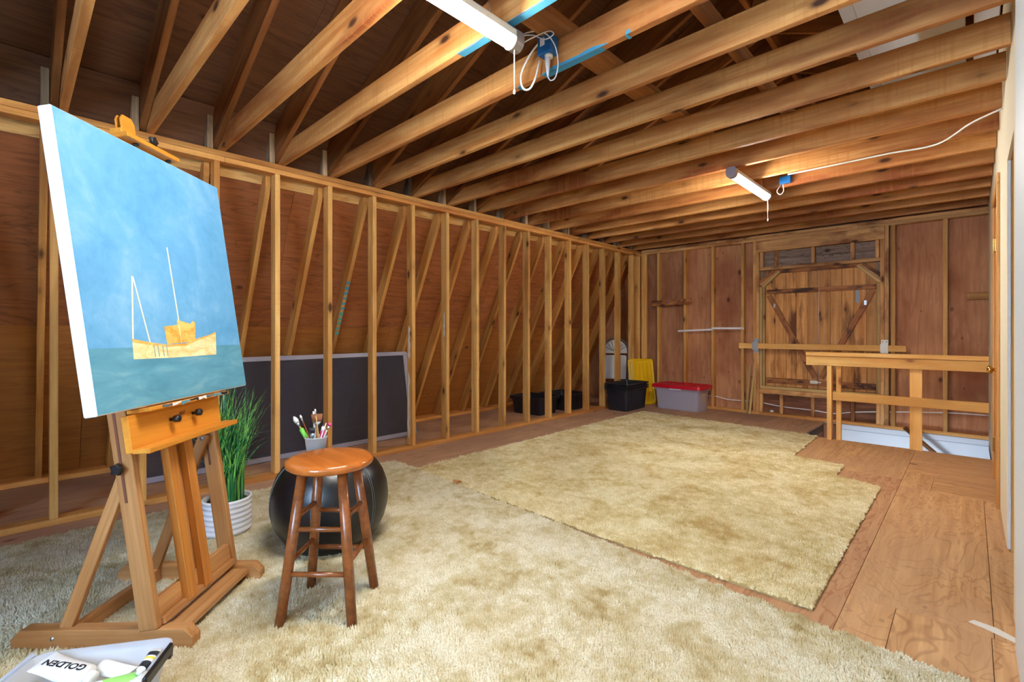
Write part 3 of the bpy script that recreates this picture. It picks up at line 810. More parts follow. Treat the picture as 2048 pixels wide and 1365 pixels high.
# small space behind the opening
alc = structure('wall_alcove', 'pale walls of the space behind the right-hand opening', 'wall', (0.8, 3.0, 0))
box('panel', 1.25, 1.27, 2.2, 4.0, 0, 2.5, M['drywall'], alc); box('panel', XR + .1, 1.27, 2.18, 2.20, 0, 2.5, M['drywall'], alc)
box('panel', XR + .1, 1.27, 4.0, 4.02, 0, 2.5, M['drywall'], alc); box('panel', XR + .1, 1.27, 2.18, 4.02, 2.5, 2.52, M['drywall'], alc)

d3 = structure('door_3', 'varnished fir door and casing with brass hinges in the right partition', 'door', (XR, 4.7, 0))
box('casing', XR - .016, XR - .0005, PY0 - .06, PY0, 0.0, PZ + .01, M['door_wood'], d3)
box('casing', XR - .012, XR - .0005, PY1, PY1 + .06, 0.0, PZ + .01, M['door_wood'], d3)
box('casing', XR - .014, XR - .0005, PY0 - .06, PY1 + .06, PZ + .011, PZ + .07, M['door_wood'], d3)
box('jamb', XR, XR + .10, PY0 - .018, PY0, 0.0, PZ, M['door_wood'], d3)
box('jamb', XR, XR + .10, PY1, PY1 + .018, 0.0, PZ, M['door_wood'], d3)
box('door_slab', XR + .004, XR + .039, PY0 + .003, PY1 - .003, 0.012, PZ - .003, M['door_wood'], d3)
for z in (0.26, 1.755):
    mb = MB(); mb.tube([(XR - .007, PY1 - .004, z - .05), (XR - .007, PY1 - .004, z + .05)], .007, 8); mb.box(XR - .003, XR + .004, PY1 - .03, PY1 + .02, z - .045, z + .045)
    mb.build('hinge', M['brass'], d3)
mb = MB()
prof = [(.026, 0), (.026, .006), (.010, .010), (.010, .030), (.022, .036), (.027, .048), (.022, .058), (.008, .062)]
rings = []
for rr, s in prof: rings.append([(XR + .004 - s, 4.375 + rr * math.cos(2 * PI * k / 20), 0.862 + rr * math.sin(2 * PI * k / 20)) for k in range(20)])
mb.loft(rings); mb.build('knob', M['brass'], d3, True)

# ---- wall behind the camera with the window that lets the daylight in
wf = structure('wall_front', 'plywood wall behind the viewer with a window', 'wall', (-2, YF, 0))
def fpanel(x0, x1, z0, z1, n='sheathing_panel'): box(n, x0, x1, YF - .014, YF - .002, z0, z1, M['back_ply'], wf, .001)
fpanel(-5.3, WIN['x0'], 0, 2.47); fpanel(WIN['x1'], 1.4, 0, 2.47); fpanel(WIN['x0'], WIN['x1'], 0, WIN['z0']); fpanel(WIN['x0'], WIN['x1'], WIN['z1'], 2.47)
mb = MB(); mb.prism(g, (1, 0, 0), (0, 0, 1), (0, -1, 0), (0, YF - .002, 0.0), .012); mb.build('gable_panel', M['deck'], wf)
w1 = structure('window_1', 'white framed window behind the viewer', 'window', ((WIN['x0'] + WIN['x1']) / 2, YF, WIN['z0']))
for a, b, c, d in ((WIN['x0'], WIN['x0'] + .05, WIN['z0'], WIN['z1']), (WIN['x1'] - .05, WIN['x1'], WIN['z0'], WIN['z1']), (WIN['x0'], WIN['x1'], WIN['z0'], WIN['z0'] + .05),
                   (WIN['x0'], WIN['x1'], WIN['z1'] - .05, WIN['z1']), ((WIN['x0'] + WIN['x1']) / 2 - .02, (WIN['x0'] + WIN['x1']) / 2 + .02, WIN['z0'], WIN['z1'])):
    box('frame', a, b, YF - .035, YF + .02, c, d, M['white_trim'], w1)
for a, b in ((WIN['x0'] + .05, (WIN['x0'] + WIN['x1']) / 2 - .02), ((WIN['x0'] + WIN['x1']) / 2 + .02, WIN['x1'] - .05)):
    box('pane', a, b, YF - .012, YF - .008, WIN['z0'] + .05, WIN['z1'] - .05, M['glass'], w1, 0)

# ================================================================== things
def tube_part(name, pts, r, mat, parent, n=8, smooth=True):
    mb = MB(); mb.tube(pts, r, n); return mb.build(name, mat, parent, smooth)

# ---- LED tube lamps under the joists
def tube_lamp(label, x, y0, y1, z=2.300):
    t = thing('tube_lamp', label, 'lamp', (x, (y0 + y1) / 2, z + .05), 'LED tube lamps under the joists')
    def half(r0, a0, a1, n=10): return [(r0 * math.cos(a0 + (a1 - a0) * i / n), r0 * math.sin(a0 + (a1 - a0) * i / n)) for i in range(n + 1)]
    mb = MB()
    mb.prism([(-.036, .004), (-.036, .03), (-.022, .045), (.022, .045), (.036, .03), (.036, .004)], (1, 0, 0), (0, 0, 1), (0, 1, 0), (x, y0, z), y1 - y0)
    mb.build('housing', M['white_metal'], t)
    mb = MB(); mb.prism(half(.034, PI, 2 * PI), (1, 0, 0), (0, 0, 1), (0, 1, 0), (x, y0 + .035, z + .004), y1 - y0 - .07)
    mb.build('diffuser', M['tube_light'], t)
    for a in (y0 - .012, y1 - .034):
        mb = MB(); mb.prism(half(.037, PI, 2 * PI) + [(.037, .03), (.022, .046), (-.022, .046), (-.037, .03)], (1, 0, 0), (0, 0, 1), (0, 1, 0), (x, a, z + .002), .046)
        mb.build('end_cap', M['steel'], t)
    ch = tube_part('pull_chain', [(x + .01, y1 - .02, z - .034), (x + .01, y1 - .02, z - .205)], .0017, M['white_plastic'], t, 6)
    mb = MB(); mb.lathe([(.002, -.012), (.005, -.009), (.0055, 0), (.003, .007)], (x + .01, y1 - .02, z - .205), 10); mb.build('pull_knob', M['white_plastic'], ch, True)
    for y in (y0 + .15, y1 - .15):
        tube_part('hanging_hook', [(x, y, z + .04), (x, y, z + .12)], .003, M['steel'], t, 6)
    return t
tube_lamp('lit white tube lamp nearest the viewer, with hanging pull chain', -1.36, 0.52, 1.44)
tube_lamp('lit white tube lamp at the far end near the loft door', -1.30, 3.74, 4.62)

# blue outlet box on the joist, its plug and cords
jb = thing('outlet_box', 'blue plastic outlet box screwed to a joist beside the near lamp', 'outlet box', (-1.45, YK(2), 2.43))
mb = MB(); mb.box(-1.50, -1.42, YK(2) - .065, YK(2) - .001, 2.43, 2.53); mb.build('box', M['blue_box'], jb, bev=.004)
mb = MB(); mb.box(-1.482, -1.455, YK(2) - .0665, YK(2) - .065, 2.468, 2.505); mb.build('sticker', M['white_plastic'], jb)
mb = MB(); mb.lathe([(.020, 0), (.020, -.012), (.014, -.014)], (-1.452, YK(2) - .035, 2.43), 16); mb.build('socket', M['white_metal'], jb, True)
pg = thing('lamp_cord', 'white coiled cord plugged into the blue outlet box', 'cord', (-1.46, YK(2) - .035, 2.36))
mb = MB(); mb.tube([(-1.458, YK(2) - .038, 2.416), (-1.456, YK(2) - .04, 2.39), (-1.452, YK(2) - .044, 2.35), (-1.450, YK(2) - .046, 2.325)], [.014, .012, .007, .004], 10); mb.build('plug', M['white_plastic'], pg, True)
yb = YK(2) - .05
tube_part('cord', bez([(-1.450, yb, 2.325), (-1.43, yb, 2.295), (-1.40, yb, 2.30), (-1.385, yb, 2.36), (-1.395, yb - .01, 2.44), (-1.43, yb - .03, 2.50), (-1.49, yb - .04, 2.535), (-1.56, yb - .05, 2.545), (-1.56, yb - .06, 2.50), (-1.50, yb - .055, 2.50), (-1.42, yb - .03, 2.51),
          (-1.395, yb - .02, 2.49), (-1.44, yb - .03, 2.48), (-1.50, yb - .04, 2.52), (-1.545, yb - .06, 2.53), (-1.53, yb - .12, 2.49), (-1.46, yb - .2, 2.40), (-1.39, yb - .27, 2.345)], 6), .0028, M['white_plastic'], pg, 6)
c2 = tube_part('supply_cable', bez([(-1.49, yb + .01, 2.52), (-1.55, yb - .01, 2.46), (-1.60, yb - .02, 2.38), (-1.59, yb - .02, 2.31), (-1.555, yb - .01, 2.295), (-1.525, yb, 2.34), (-1.515, yb + .02, 2.43)], 6), .005, M['cable'], None, 6)
tag(c2, 'cream looped cable hanging below the blue outlet box', 'cable')
jb2 = thing('outlet_box', 'small dark blue outlet box beside the far lamp', 'outlet box', (-1.18, YK(9), 2.42))
mb = MB(); mb.box(-1.20, -1.11, YK(9) - .05, YK(9) - .001, 2.39, 2.45); mb.build('box', M['blue_box'], jb2, bev=.004)
lc = tube_part('lamp_cord', bez([(-1.19, YK(9) - .03, 2.388), (-1.215, YK(9) - .05, 2.33), (-1.19, YK(9) - .06, 2.295), (-1.165, YK(9) - .05, 2.32), (-1.175, YK(9) - .03, 2.388)], 6), .003, M['white_plastic'], None, 6)
tag(lc, 'small white loop of cord beside the far lamp', 'cord')
yc = YK(8) - .02
cb = tube_part('ceiling_cable', bez([(XR - .006, YK(7), 2.36), (0.0, YK(7) + .12, 2.352), (-0.16, YK(8) - .06, 2.335), (-0.42, YK(8) + .02, 2.362), (-0.72, YK(8) + .03, 2.362), (-1.05, YK(8) + .03, 2.362)], 8), .006, M['cable'], None, 6)
tag(cb, 'cream cable sagging under the ceiling joists by the right partition', 'cable')

# ---- cable along the foot of the gable wall
lw = tube_part('wall_cable', bez([(-3.44, YB + .05, .19), (-3.05, YB + .03, .172), (-2.645, YB + .04, .185), (-2.45, YB + .05, .155), (-2.243, YB + .05, .158), (-2.05, YB + .05, .16), (-1.77, YB + .05, .128), (-1.42, YB + .05, .12), (-1.2, YB + .06, .105), (-1.01, YB + .05, .145), (-.7, YB + .05, .185), (-.194, YB + .05, .235), (.13, YB + .05, .245)], 6), .006, M['white_plastic'], None, 6)
tag(lw, 'white cable strung through the studs low on the gable wall', 'cable')

# ---- pieces fixed to or leaning on the gable wall
st = thing('trim_strip', 'white strip screwed across gable studs, lower left piece', 'trim strip', (-2.89, YB - .01, 1.12), 'white strips across the gable studs')
lumber('strip', (-3.15, YB - .009, 1.113), (-2.64, YB - .009, 1.135), (0, 0, 1), .026, .016, M['white_plastic'], st)
for x in (-3.052, -2.66):
    mb = MB(); mb.tube([(x, YB - .017, 1.118 + (x + 3.052) * .043), (x, YB - .020, 1.118 + (x + 3.052) * .043)], .006, 8); mb.build('screw', M['steel'], st)
st = thing('trim_strip', 'white strip screwed across gable studs, upper right piece', 'trim strip', (-2.43, YB - .01, 1.15), 'white strips across the gable studs')
lumber('strip', (-2.655, YB - .026, 1.153), (-2.22, YB - .009, 1.150), (0, 0, 1), .026, .016, M['white_plastic'], st)
for x in (-2.645, -2.243):
    mb = MB(); mb.tube([(x, YB - .036, 1.152), (x, YB - .014, 1.152)], .006, 8); mb.build('screw', M['steel'], st)
cl = thing('wooden_cleat', 'short dark wooden cleat nailed across two gable studs', 'cleat', (-3.25, YB - .02, 1.55))
lumber('board', (-3.56, YB - .020, 1.535), (-2.945, YB - .020, 1.553), (0, 0, 1), .085, .038, M['door_rail'], cl)
mb = MB(); mb.tube([(-3.28, YB - .0385, 1.55), (-3.28, YB - .06, 1.55), (-3.28, YB - .07, 1.535), (-3.28, YB - .066, 1.522)], .005, 8); mb.build('hook', M['blue_box'], cl)
cl = lumber('wooden_cleat', (-0.03, YB + .07, 1.478), (0.30, YB + .07, 1.478), (0, 0, 1), .078, .035, M['lean'])
tag(cl, 'short brown wooden block on the gable sheathing near the right partition', 'cleat')
bar = lumber('door_bar', (-2.275, YB - .0245, 0.915), (-0.513, YB - .0245, 0.915), (0, 0, 1), .070, .038, M['rail_wood'])
tag(bar, 'long pine bar resting in brackets across the loft door', 'door bar')
for lab, xa, xb, ya in (('pine lath leaning by the loft door, the outer one', -2.172, -2.140, YB - .03), ('pine lath leaning by the loft door, nearer the door frame', -2.128, -2.085, YB - .042)):
    l = lumber('wood_lath', (xa, ya - .025, .004), (xb, YB - .008, .655 if 'outer' in lab else .62), (1, 0, 0), .026, .010, M['jamb'])
    tag(l, lab, 'lath', 'pine laths by the loft door')

# ---- stair railing of new pine
rl = thing('stair_railing', 'pine stair railing with posts around the floor opening', 'railing', (-0.5, HY0 - .03, 0))
ry = HY0 - .02
box('cap_rail', -1.25, XR - .018, ry - .072, ry + .02, 0.855, 0.893, M['rail_wood'], rl)
box('top_rail', -1.25, XR - .018, ry - .058, ry - .020, 0.757, 0.853, M['rail_wood'], rl)
box('mid_rail', -1.015, XR - .018, ry - .058, ry - .020, 0.408, 0.492, M['rail_wood'], rl)
box('post', -1.063, -1.022, ry - .062, ry + .018, 0.0, 0.756, M['rail_wood'], rl)
box('post', -0.990, -0.948, ry - .0195, ry + .018, 0.0, 0.854, M['rail_wood'], rl)
box('post', -0.412, -0.322, ry - .0195, ry + .018, 0.0, 0.854, M['rail_wood'], rl)

# ---- rugs
def in_poly(x, y, P):
    c = np.zeros(len(x), bool); n = len(P)
    for i in range(n):
        x0, y0 = P[i]; x1, y1 = P[(i + 1) % n]
        if y0 == y1: continue
        t = ((y0 > y) != (y1 > y)) & (x < (x1 - x0) * (y - y0) / (y1 - y0) + x0)
        c ^= t
    return c
def vnoise(x, y, cell, r):
    gx = r.uniform(0, 1, (512, 512)); fx = x / cell; fy = y / cell
    ix = np.floor(fx).astype(int); iy = np.floor(fy).astype(int); tx = fx - ix; ty = fy - iy
    tx = tx * tx * (3 - 2 * tx); ty = ty * ty * (3 - 2 * ty)
    g = lambda a, b: gx[a % 512, b % 512]
    return (g(ix, iy) * (1 - tx) + g(ix + 1, iy) * tx) * (1 - ty) + (g(ix, iy + 1) * (1 - tx) + g(ix + 1, iy + 1) * tx) * ty
def rug(name, label, P, sp, h, zb, seed, mat='pile'):
    r = np.random.default_rng(seed)
    t = thing(name, label, 'rug', (sum(p[0] for p in P) / len(P), sum(p[1] for p in P) / len(P), 0))
    mb = MB(); mb.prism(P, (1, 0, 0), (0, 1, 0), (0, 0, 1), (0, 0, 0.0005), zb - .001); mb.build('backing', M['backing'], t)
    xs = [p[0] for p in P]; ys = [p[1] for p in P]
    gx, gy = np.meshgrid(np.arange(min(xs), max(xs), sp), np.arange(min(ys), max(ys), sp))
    x = gx.ravel() + r.uniform(-.6, .6, gx.size) * sp; y = gy.ravel() + r.uniform(-.6, .6, gx.size) * sp
    # edges wander a little, as cut carpet does
    ex = x + .006 * np.sin(y * 37 + seed) + .004 * np.sin(y * 91); ey = y + .006 * np.sin(x * 41 + seed) + .004 * np.sin(x * 83)
    k = in_poly(ex, ey, P); x = x[k]; y = y[k]; N = len(x)
    # clumped lean of the pile
    ang = 3.0 * np.sin(x * 2.3 + 1.3 * np.sin(y * 1.9)) + 2.0 * np.cos(y * 2.9 + x) + r.normal(0, 1.1, N)
    lean = r.uniform(.2, .95, N) * sp
    hh = h * r.uniform(.75, 1.1, N) * (.35 + .75 * vnoise(x, y, .021, r) + .45 * vnoise(x, y, .06, r))
    a0 = r.uniform(0, 2 * np.pi, N); rad = sp * r.uniform(.9, 1.35, N)
    V = np.empty((N, 4, 3), np.float32)
    for j in range(3):
        a = a0 + j * 2 * np.pi / 3
        V[:, j, 0] = x + rad * np.cos(a); V[:, j, 1] = y + rad * np.sin(a); V[:, j, 2] = zb - .002
    V[:, 3, 0] = x + lean * np.cos(ang); V[:, 3, 1] = y + lean * np.sin(ang); V[:, 3, 2] = zb + hh
    b = (np.arange(N, dtype=np.int32) * 4)[:, None]
    F = np.concatenate([b + np.array([[0, 1, 3]]), b + np.array([[1, 2, 3]]), b + np.array([[2, 0, 3]])], 1).astype(np.int32).ravel()
    me = bpy.data.meshes.new('pile'); me.vertices.add(N * 4); me.vertices.foreach_set('co', V.ravel())
    me.loops.add(len(F)); me.loops.foreach_set('vertex_index', F)
    nf = len(F) // 3; me.polygons.add(nf); me.polygons.foreach_set('loop_start', np.arange(0, nf * 3, 3, dtype=np.int32)); me.polygons.foreach_set('loop_total', np.full(nf, 3, np.int32))
    me.polygons.foreach_set('use_smooth', np.ones(nf, bool))
    me.update(calc_edges=True); me.materials.append(M[mat])
    o = put('pile', me, t); o['kind'] = 'stuff'
    return t
rug('shag_rug', 'pale gold shag rug under the easel and stool', [(-3.52, 2.235), (-3.56, -1.45), (0.09, -1.45), (0.09, 2.062), (-0.03, 2.068), (-1.36, 2.125), (-2.4, 2.17)], .0074, .0165, .011, 5, 'pile_pale')
rug('shag_rug', 'gold shag rug with notched corner at the far end', [(-3.20, 2.21), (-3.235, 5.95), (-1.16, 5.815), (-1.13, 4.735), (-0.75, 4.695), (-0.74, 4.29), (-0.46, 4.235), (-0.452, 2.19), (-1.4, 2.172)], .0098, .0165, .011, 9)

# ---- bar stool
sx, sy = -1.845, 0.873
stool = thing('bar_stool', 'round-seated wooden bar stool in front of the black pouf', 'stool', (sx, sy, .012))
mb = MB(); mb.lathe([(.02, .571), (.135, .571), (.153, .575), (.164, .584), (.167, .594), (.163, .604), (.150, .610), (.143, .6115), (.02, .612)], (sx, sy, 0), 56)
mb.build('seat', M['seat_wood'], stool, True)
sa = math.radians(45 + 45)
ft = []; tp = []
for i in range(4):
    a = math.radians(43) + i * PI / 2 + PI / 4
    fx, fy = sx + .192 * math.cos(a), sy + .192 * math.sin(a); tx, ty = sx + .108 * math.cos(a), sy + .108 * math.sin(a)
    ft.append(Vector((fx, fy, .012))); tp.append(Vector((tx, ty, .572)))
    d = tp[-1] - ft[-1]
    tube_part('leg', [ft[-1], ft[-1] + d * .5, tp[-1]], [.0185, .0195, .019], M['stool_wood'], stool, 18)
for i in range(4):
    j = (i + 1) % 4
    for s in ((.33, .62) if i % 2 == 0 else (.40, .69)):
        p = ft[i].lerp(tp[i], s); q = ft[j].lerp(tp[j], s)
        tube_part('stretcher', [p, p.lerp(q, .5), q], [.0085, .0105, .0085], M['stool_wood'], stool, 12)

# ---- black leather pouf
px_, py_ = -2.415, 1.147
pf = thing('pouf', 'round black leather pouf behind the wooden stool', 'pouf', (px_, py_, .012))
prof = [(.05, .012), (.165, .012), (.195, .022), (.235, .07), (.270, .135), (.287, .20), (.290, .25), (.283, .31), (.262, .37), (.232, .415), (.205, .440), (.195, .446), (.19, .447), (.12, .452), (.03, .453)]
mb = MB(); mb.lathe(prof, (px_, py_, 0), 64); mb.build('cushion', M['leather'], pf, True)
for z, rr in ((.438, .208),):
    pts = [(px_ + rr * math.cos(2 * PI * k / 48), py_ + rr * math.sin(2 * PI * k / 48), z + .004) for k in range(49)]
    tube_part('piping', pts, .0045, M['leather'], pf, 8)
for i in range(6):
    a = math.radians(18 + 60 * i)
    for o in (-.022, .022):
        pts = [(px_ + (rr + .0008) * math.cos(a + o), py_ + (rr + .0008) * math.sin(a + o), z) for rr, z in prof[2:11]]
        tube_part('seam', bez(pts, 3), .0013, M['chair_grey'], pf, 5)

# ---- cup of brushes on the pouf
cxp, cyp, cz = -2.470, 1.092, .4545
cup = thing('plastic_cup', 'clear plastic cup of paint brushes on the black pouf', 'cup', (cxp, cyp, cz))
mb = MB(); mb.lathe([(.001, .002), (.040, .002), (.042, .0), (.055, .100), (.0575, .100), (.0575, .106), (.0545, .106), (.0535, .098), (.0405, .004), (.001, .004)], (cxp, cyp, cz), 36, False, False)
mb.build('wall', M['cup'], cup, True)
mb = MB(); mb.lathe([(.0402, .006), (.0455, .055), (.001, .055)], (cxp, cyp, cz), 28); mb.build('rinse_water', clear_plastic('blue_rinse_water', srgb(70, 140, 180), .35), cup, True)
RGT = Vector((.7213, .6926, 0)); FWD = Vector((-.6926, .7213, 0)); UPV = Vector((0, 0, 1))
def brush(label, b, tip, L, hmat, head, hr=.004, hm='bristle', handle_up=False, hl=.03, hw=.012, flat=.4, ferr='steel', grip=None):
    """b = foot offset (right, forward) in the cup, tip = direction offsets (right, forward) at the top, L = length"""
    p0 = Vector((cxp, cyp, cz + .008)) + RGT * b[0] + FWD * b[1]
    d = (RGT * tip[0] + FWD * tip[1] + UPV).normalized(); L *= 1.14
    t = thing('paint_brush', label, 'brush', p0, 'paint brushes in the plastic cup')
    e = p0 + d * L
    tube_part('handle', [p0, p0 + d * L * .3, p0 + d * L * .8, e], [hr * .6, hr * 1.1, hr * .95, hr * .8], M[hmat], t, 8)
    if grip: tube_part('grip', [p0 + d * L * grip[0], p0 + d * L * (grip[0] + .02), p0 + d * L * (grip[1] - .02), p0 + d * L * grip[1]], [hr * 1.2, hr * 2.2, hr * 2.2, hr * 1.3], M[grip[2]], t, 10)
    if head:
        s = d.cross(FWD).normalized(); q = s.cross(d)
        def ring(c, a, bb, n=12): return [c + s * a * math.cos(2 * PI * k / n) + q * bb * math.sin(2 * PI * k / n) for k in range(n)]
        mb = MB(); mb.loft([ring(e - d * .004, hr * .9, hr * .9), ring(e + d * .018, hw * .85, hw * flat)]); mb.build('ferrule', M[ferr], t, True)
        mb = MB()
        if head == 'round': mb.loft([ring(e + d * .017, hw * .8, hw * .8), ring(e + d * (.017 + hl * .45), hw, hw), ring(e + d * (.017 + hl * .8), hw * .6, hw * .6), ring(e + d * (.017 + hl), hw * .12, hw * .12)])
        else: mb.loft([ring(e + d * .017, hw * .85, hw * flat), ring(e + d * (.017 + hl * .6), hw * 1.0, hw * flat * .9), ring(e + d * (.017 + hl), hw * 1.02, hw * flat * .35)])
        mb.build('bristles', M[hm], t, True)
    return t
brush('big round brush with white bristles and green grip', (-.002, .01), (-.60, .0), .155, 'brush_wood', 'round', .0055, 'white_plastic', hl=.040, hw=.0125, flat=1, grip=(.56, .90, 'brush_green'))
brush('slim round brush with white tip and red handle', (-.005, .02), (-.45, .05), .165, 'brush_red', 'round', .0032, 'white_plastic', hl=.02, hw=.006, flat=1)
brush('wide flat brush with reddish brown bristles at the top', (.000, .02), (-.06, .1), .132, 'brush_wood', 'flat', .006, 'bristle', hl=.042, hw=.030, flat=.25)
brush('brush with pale blunt handle end behind the wide brush', (-.010, .03), (-.12, .12), .195, 'white_plastic', None, .0065)
brush('flat brush with dark green bristles low in the cup', (-.008, -.012), (-.04, -.05), .088, 'brush_dark', 'flat', .005, 'brush_dark', hl=.030, hw=.017, flat=.3)
brush('long thin pale-tipped brush crossing the wide brush', (.030, -.005), (-.13, -.02), .188, 'brush_wood', 'round', .003, 'white_plastic', hl=.014, hw=.005, flat=1)
brush('thin grey palette knife handle in the cup', (.020, .012), (.08, .0), .135, 'chair_grey', None, .004)
brush('white plastic brush handle leaning right', (-.004, -.012), (.38, -.05), .160, 'white_plastic', None, .0032)
brush('pale flat brush leaning against the right rim', (-.002, .004), (.44, .02), .128, 'white_plastic', 'flat', .004, 'pink', hl=.018, hw=.010, flat=.3)
brush('thin dark brush leaning left at the rim', (.004, -.006), (-.34, -.02), .118, 'brush_dark', None, .003)
brush('short ochre brush handle behind the white brushes', (.008, .02), (.22, .06), .125, 'brush_wood', None, .004)
tb = thing('paint_tube', 'small magenta and white paint tube in the brush cup', 'paint tube', (cxp, cyp, cz))
e0 = Vector((cxp, cyp, cz)) + RGT * .022 + FWD * .015 + UPV * .06
tube_part('body', [e0, e0 + UPV * .07 + RGT * .008], [.011, .013], M['pink'], tb, 12)
tube_part('cap', [e0 + UPV * .071 + RGT * .008, e0 + UPV * .093 + RGT * .011], [.010, .009], M['white_plastic'], tb, 12)

# ---- potted grass
gx_, gy_ = -2.93, .805
pt = thing('potted_grass', 'tall artificial grass in a white ribbed pot behind the easel', 'potted plant', (gx_, gy_, .012))
prof = [(.02, .012), (.098, .012), (.105, .018)]
for i in range(6):
    z = .03 + i * .027
    prof += [(.116, z), (.120, z + .008), (.120, z + .014), (.114, z + .022)]
prof += [(.118, .192), (.121, .200), (.118, .207), (.110, .207), (.106, .198), (.104, .170), (.02, .168)]
mb = MB(); mb.lathe(prof, (gx_, gy_, 0), 48); mb.build('pot', M['pot'], pt, True)
mb = MB(); mb.lathe([(.104, .160), (.104, .183), (.06, .188), (.01, .187)], (gx_, gy_, 0), 24); mb.build('soil', M['soil'], pt, True)
r = random.Random(21); mb = MB()
for i in range(270):
    cl_ = 0 if r.random() < .62 else 1
    c0 = Vector((gx_, gy_, .18)) + (RGT * (-.035) if cl_ == 0 else RGT * .045) + RGT * r.gauss(0, .014) + FWD * r.gauss(0, .016)
    hgt = r.uniform(.38, .70) if cl_ == 0 else r.uniform(.35, .66)
    dv = RGT * r.gauss(.02 if cl_ == 0 else .035, .075) + FWD * r.gauss(0, .06)
    if i % 21 == 0: dv += RGT * .06; hgt *= .9
    wd = r.uniform(.003, .0058); yaw = r.uniform(0, PI)
    sd = RGT * math.cos(yaw) * wd + FWD * math.sin(yaw) * wd
    bend = r.uniform(.0, .10) if i % 21 else r.uniform(.15, .25)
    rows = []
    for j in range(6):
        s = j / 5
        p = c0 + UPV * hgt * s - UPV * bend * s ** 4 * .6 + dv * (s ** 1.7) + dv.normalized() * bend * s ** 4 * .5
        k = (1 - s) ** .6 if s < 1 else 0.06
        rows.append((p - sd * k, p + sd * k))
    vs = [q for a in rows for q in a]
    mb.add(vs, [(2 * j, 2 * j + 1, 2 * j + 3, 2 * j + 2) for j in range(5)])
me = bpy.data.meshes.new('grass_blades'); me.from_pydata(mb.v, [], mb.f); me.update(); me.materials.append(M['leaf'])
o = put('grass_blades', me, pt); o['kind'] = 'stuff'

# ---- window screens stored behind the studs
def screen(label, y0, y1, xb, xt, h):
    t = thing('window_screen', label, 'window screen', (xb, (y0 + y1) / 2, 0), 'window screens behind the knee wall studs')
    d = Vector((xt - xb, 0, h)).normalized(); n = Vector((d.z, 0, -d.x))
    L = Vector((xt - xb, 0, h)).length; o = Vector((xb, 0, .004)); fw = .042
    P = lambda y, s: o + d * s + Vector((0, y, 0))
    lumber('frame_rail', P(y0, fw / 2), P(y1, fw / 2), d, fw, .018, M['alu'], t)
    lumber('frame_rail', P(y0, L - fw / 2), P(y1, L - fw / 2), d, fw, .018, M['alu'], t)
    for y in (y0 + fw / 2, y1 - fw / 2): lumber('frame_stile', P(y, fw), P(y, L - fw), (0, 1, 0), fw, .017, M['alu'], t)
    m0, m1 = P((y0 + y1) / 2, fw * .8), P((y0 + y1) / 2, L - fw * .8)
    lumber('mesh', m0, m1, (0, 1, 0), y1 - y0 - fw * 1.6, .0015, M['screen_mesh'], t, 0)
screen('dark mesh window screen leaning behind the studs, the front one', 0.62, 2.96, -4.30, -4.455, .885)
screen('dark mesh window screen leaning behind the front screen', 0.95, 3.02, -4.335, -4.49, .87)

# ---- easel (front faces up and to the right, leaning back)
EA = Vector((-2.017, .34, .08))
eu = Vector((-.70711, .70711, 0)); edr = Vector((.70711, .70711, 0)); ALP = math.radians(8.3)
ev = UPV * math.cos(ALP) - edr * math.sin(ALP); enr = edr * math.cos(ALP) + UPV * math.sin(ALP)
G = lambda u, d, z: Vector((EA.x, EA.y, 0)) + eu * u + edr * d + UPV * z
Q = lambda u, n, v: EA + eu * u + enr * n + ev * v
ea = thing('easel', 'oak studio easel holding the boat painting', 'easel', G(.25, -.2, .012))
ZB = .014
def runner(u0):
    mb = MB(); c = .03
    prof = [(-.503, ZB), (.115, ZB), (.115, ZB + .036), (.115 - c, ZB + .066), (-.503 + c, ZB + .066), (-.503, ZB + .036)]
    mb.prism(prof, edr, UPV, eu, G(u0, 0, 0), .046)
    Mx = frame(G(u0, 0, 0), edr, eu, UPV)
    mb.v = [tuple(Mx.inverted() @ Vector(p)) for p in mb.v]
    ru = mb.build('runner', M['oak'], ea, M=Mx, bev=.002)
    return ru
r1 = runner(.006); r2 = runner(.462)
for u0, r_ in ((.006, r1),):
    tube_part('bolt_head', [G(u0 - .003, -.36, .052), G(u0 + .004, -.36, .052)], .007, M['steel'], r_, 12)
lumber('upright', Q(.014, -.033, 0.003), Q(.014, -.033, 1.05), enr, .064, .027, M['oak'], ea)
lumber('upright', Q(.484, -.033, 0.003), Q(.484, -.033, 1.05), enr, .064, .027, M['oak'], ea)
for u0, sgn in ((-.0004, 1), (.4694, 1)):
    lumber('slot', Q(u0, -.040, .45), Q(u0, -.040, .92), enr, .009, .0016, M['slot'], ea, 0)
lumber('lower_crossbar', Q(.0285, -.022, .052), Q(.4695, -.022, .052), ev, .085, .024, M['oak'], ea)
lumber('lower_crossbar_lip', Q(.0285, .000, .016), Q(.4695, .000, .016), ev, .024, .020, M['oak'], ea)
lumber('upper_crossbar', Q(.0285, -.045, .93), Q(.4695, -.045, .93), ev, .07, .024, M['oak'], ea)
lumber('front_stretcher', G(.052, .026, ZB + .040), G(.462, .026, ZB + .040), edr, .082, .022, M['oak'], ea)
lumber('rear_stretcher', G(.052, -.325, ZB + .032), G(.462, -.325, ZB + .032), UPV, .055, .024, M['oak'], ea)
# sliding mast of two rails
for a, b in ((.150, .196), (.247, .293)):
    lumber('mast_rail', Q((a + b) / 2, .002, .018), Q((a + b) / 2, .002, 1.72), eu, b - a, .030, M['oak_mast'], ea)
lumber('mast_back', Q(.2215, -.018, .02), Q(.2215, -.018, 1.72), eu, .118, .009, M['oak'], ea)
lumber('top_slide', Q(.2215, -.002, 1.45), Q(.2215, -.002, 1.86), eu, .046, .016, M['oak_front'], ea)
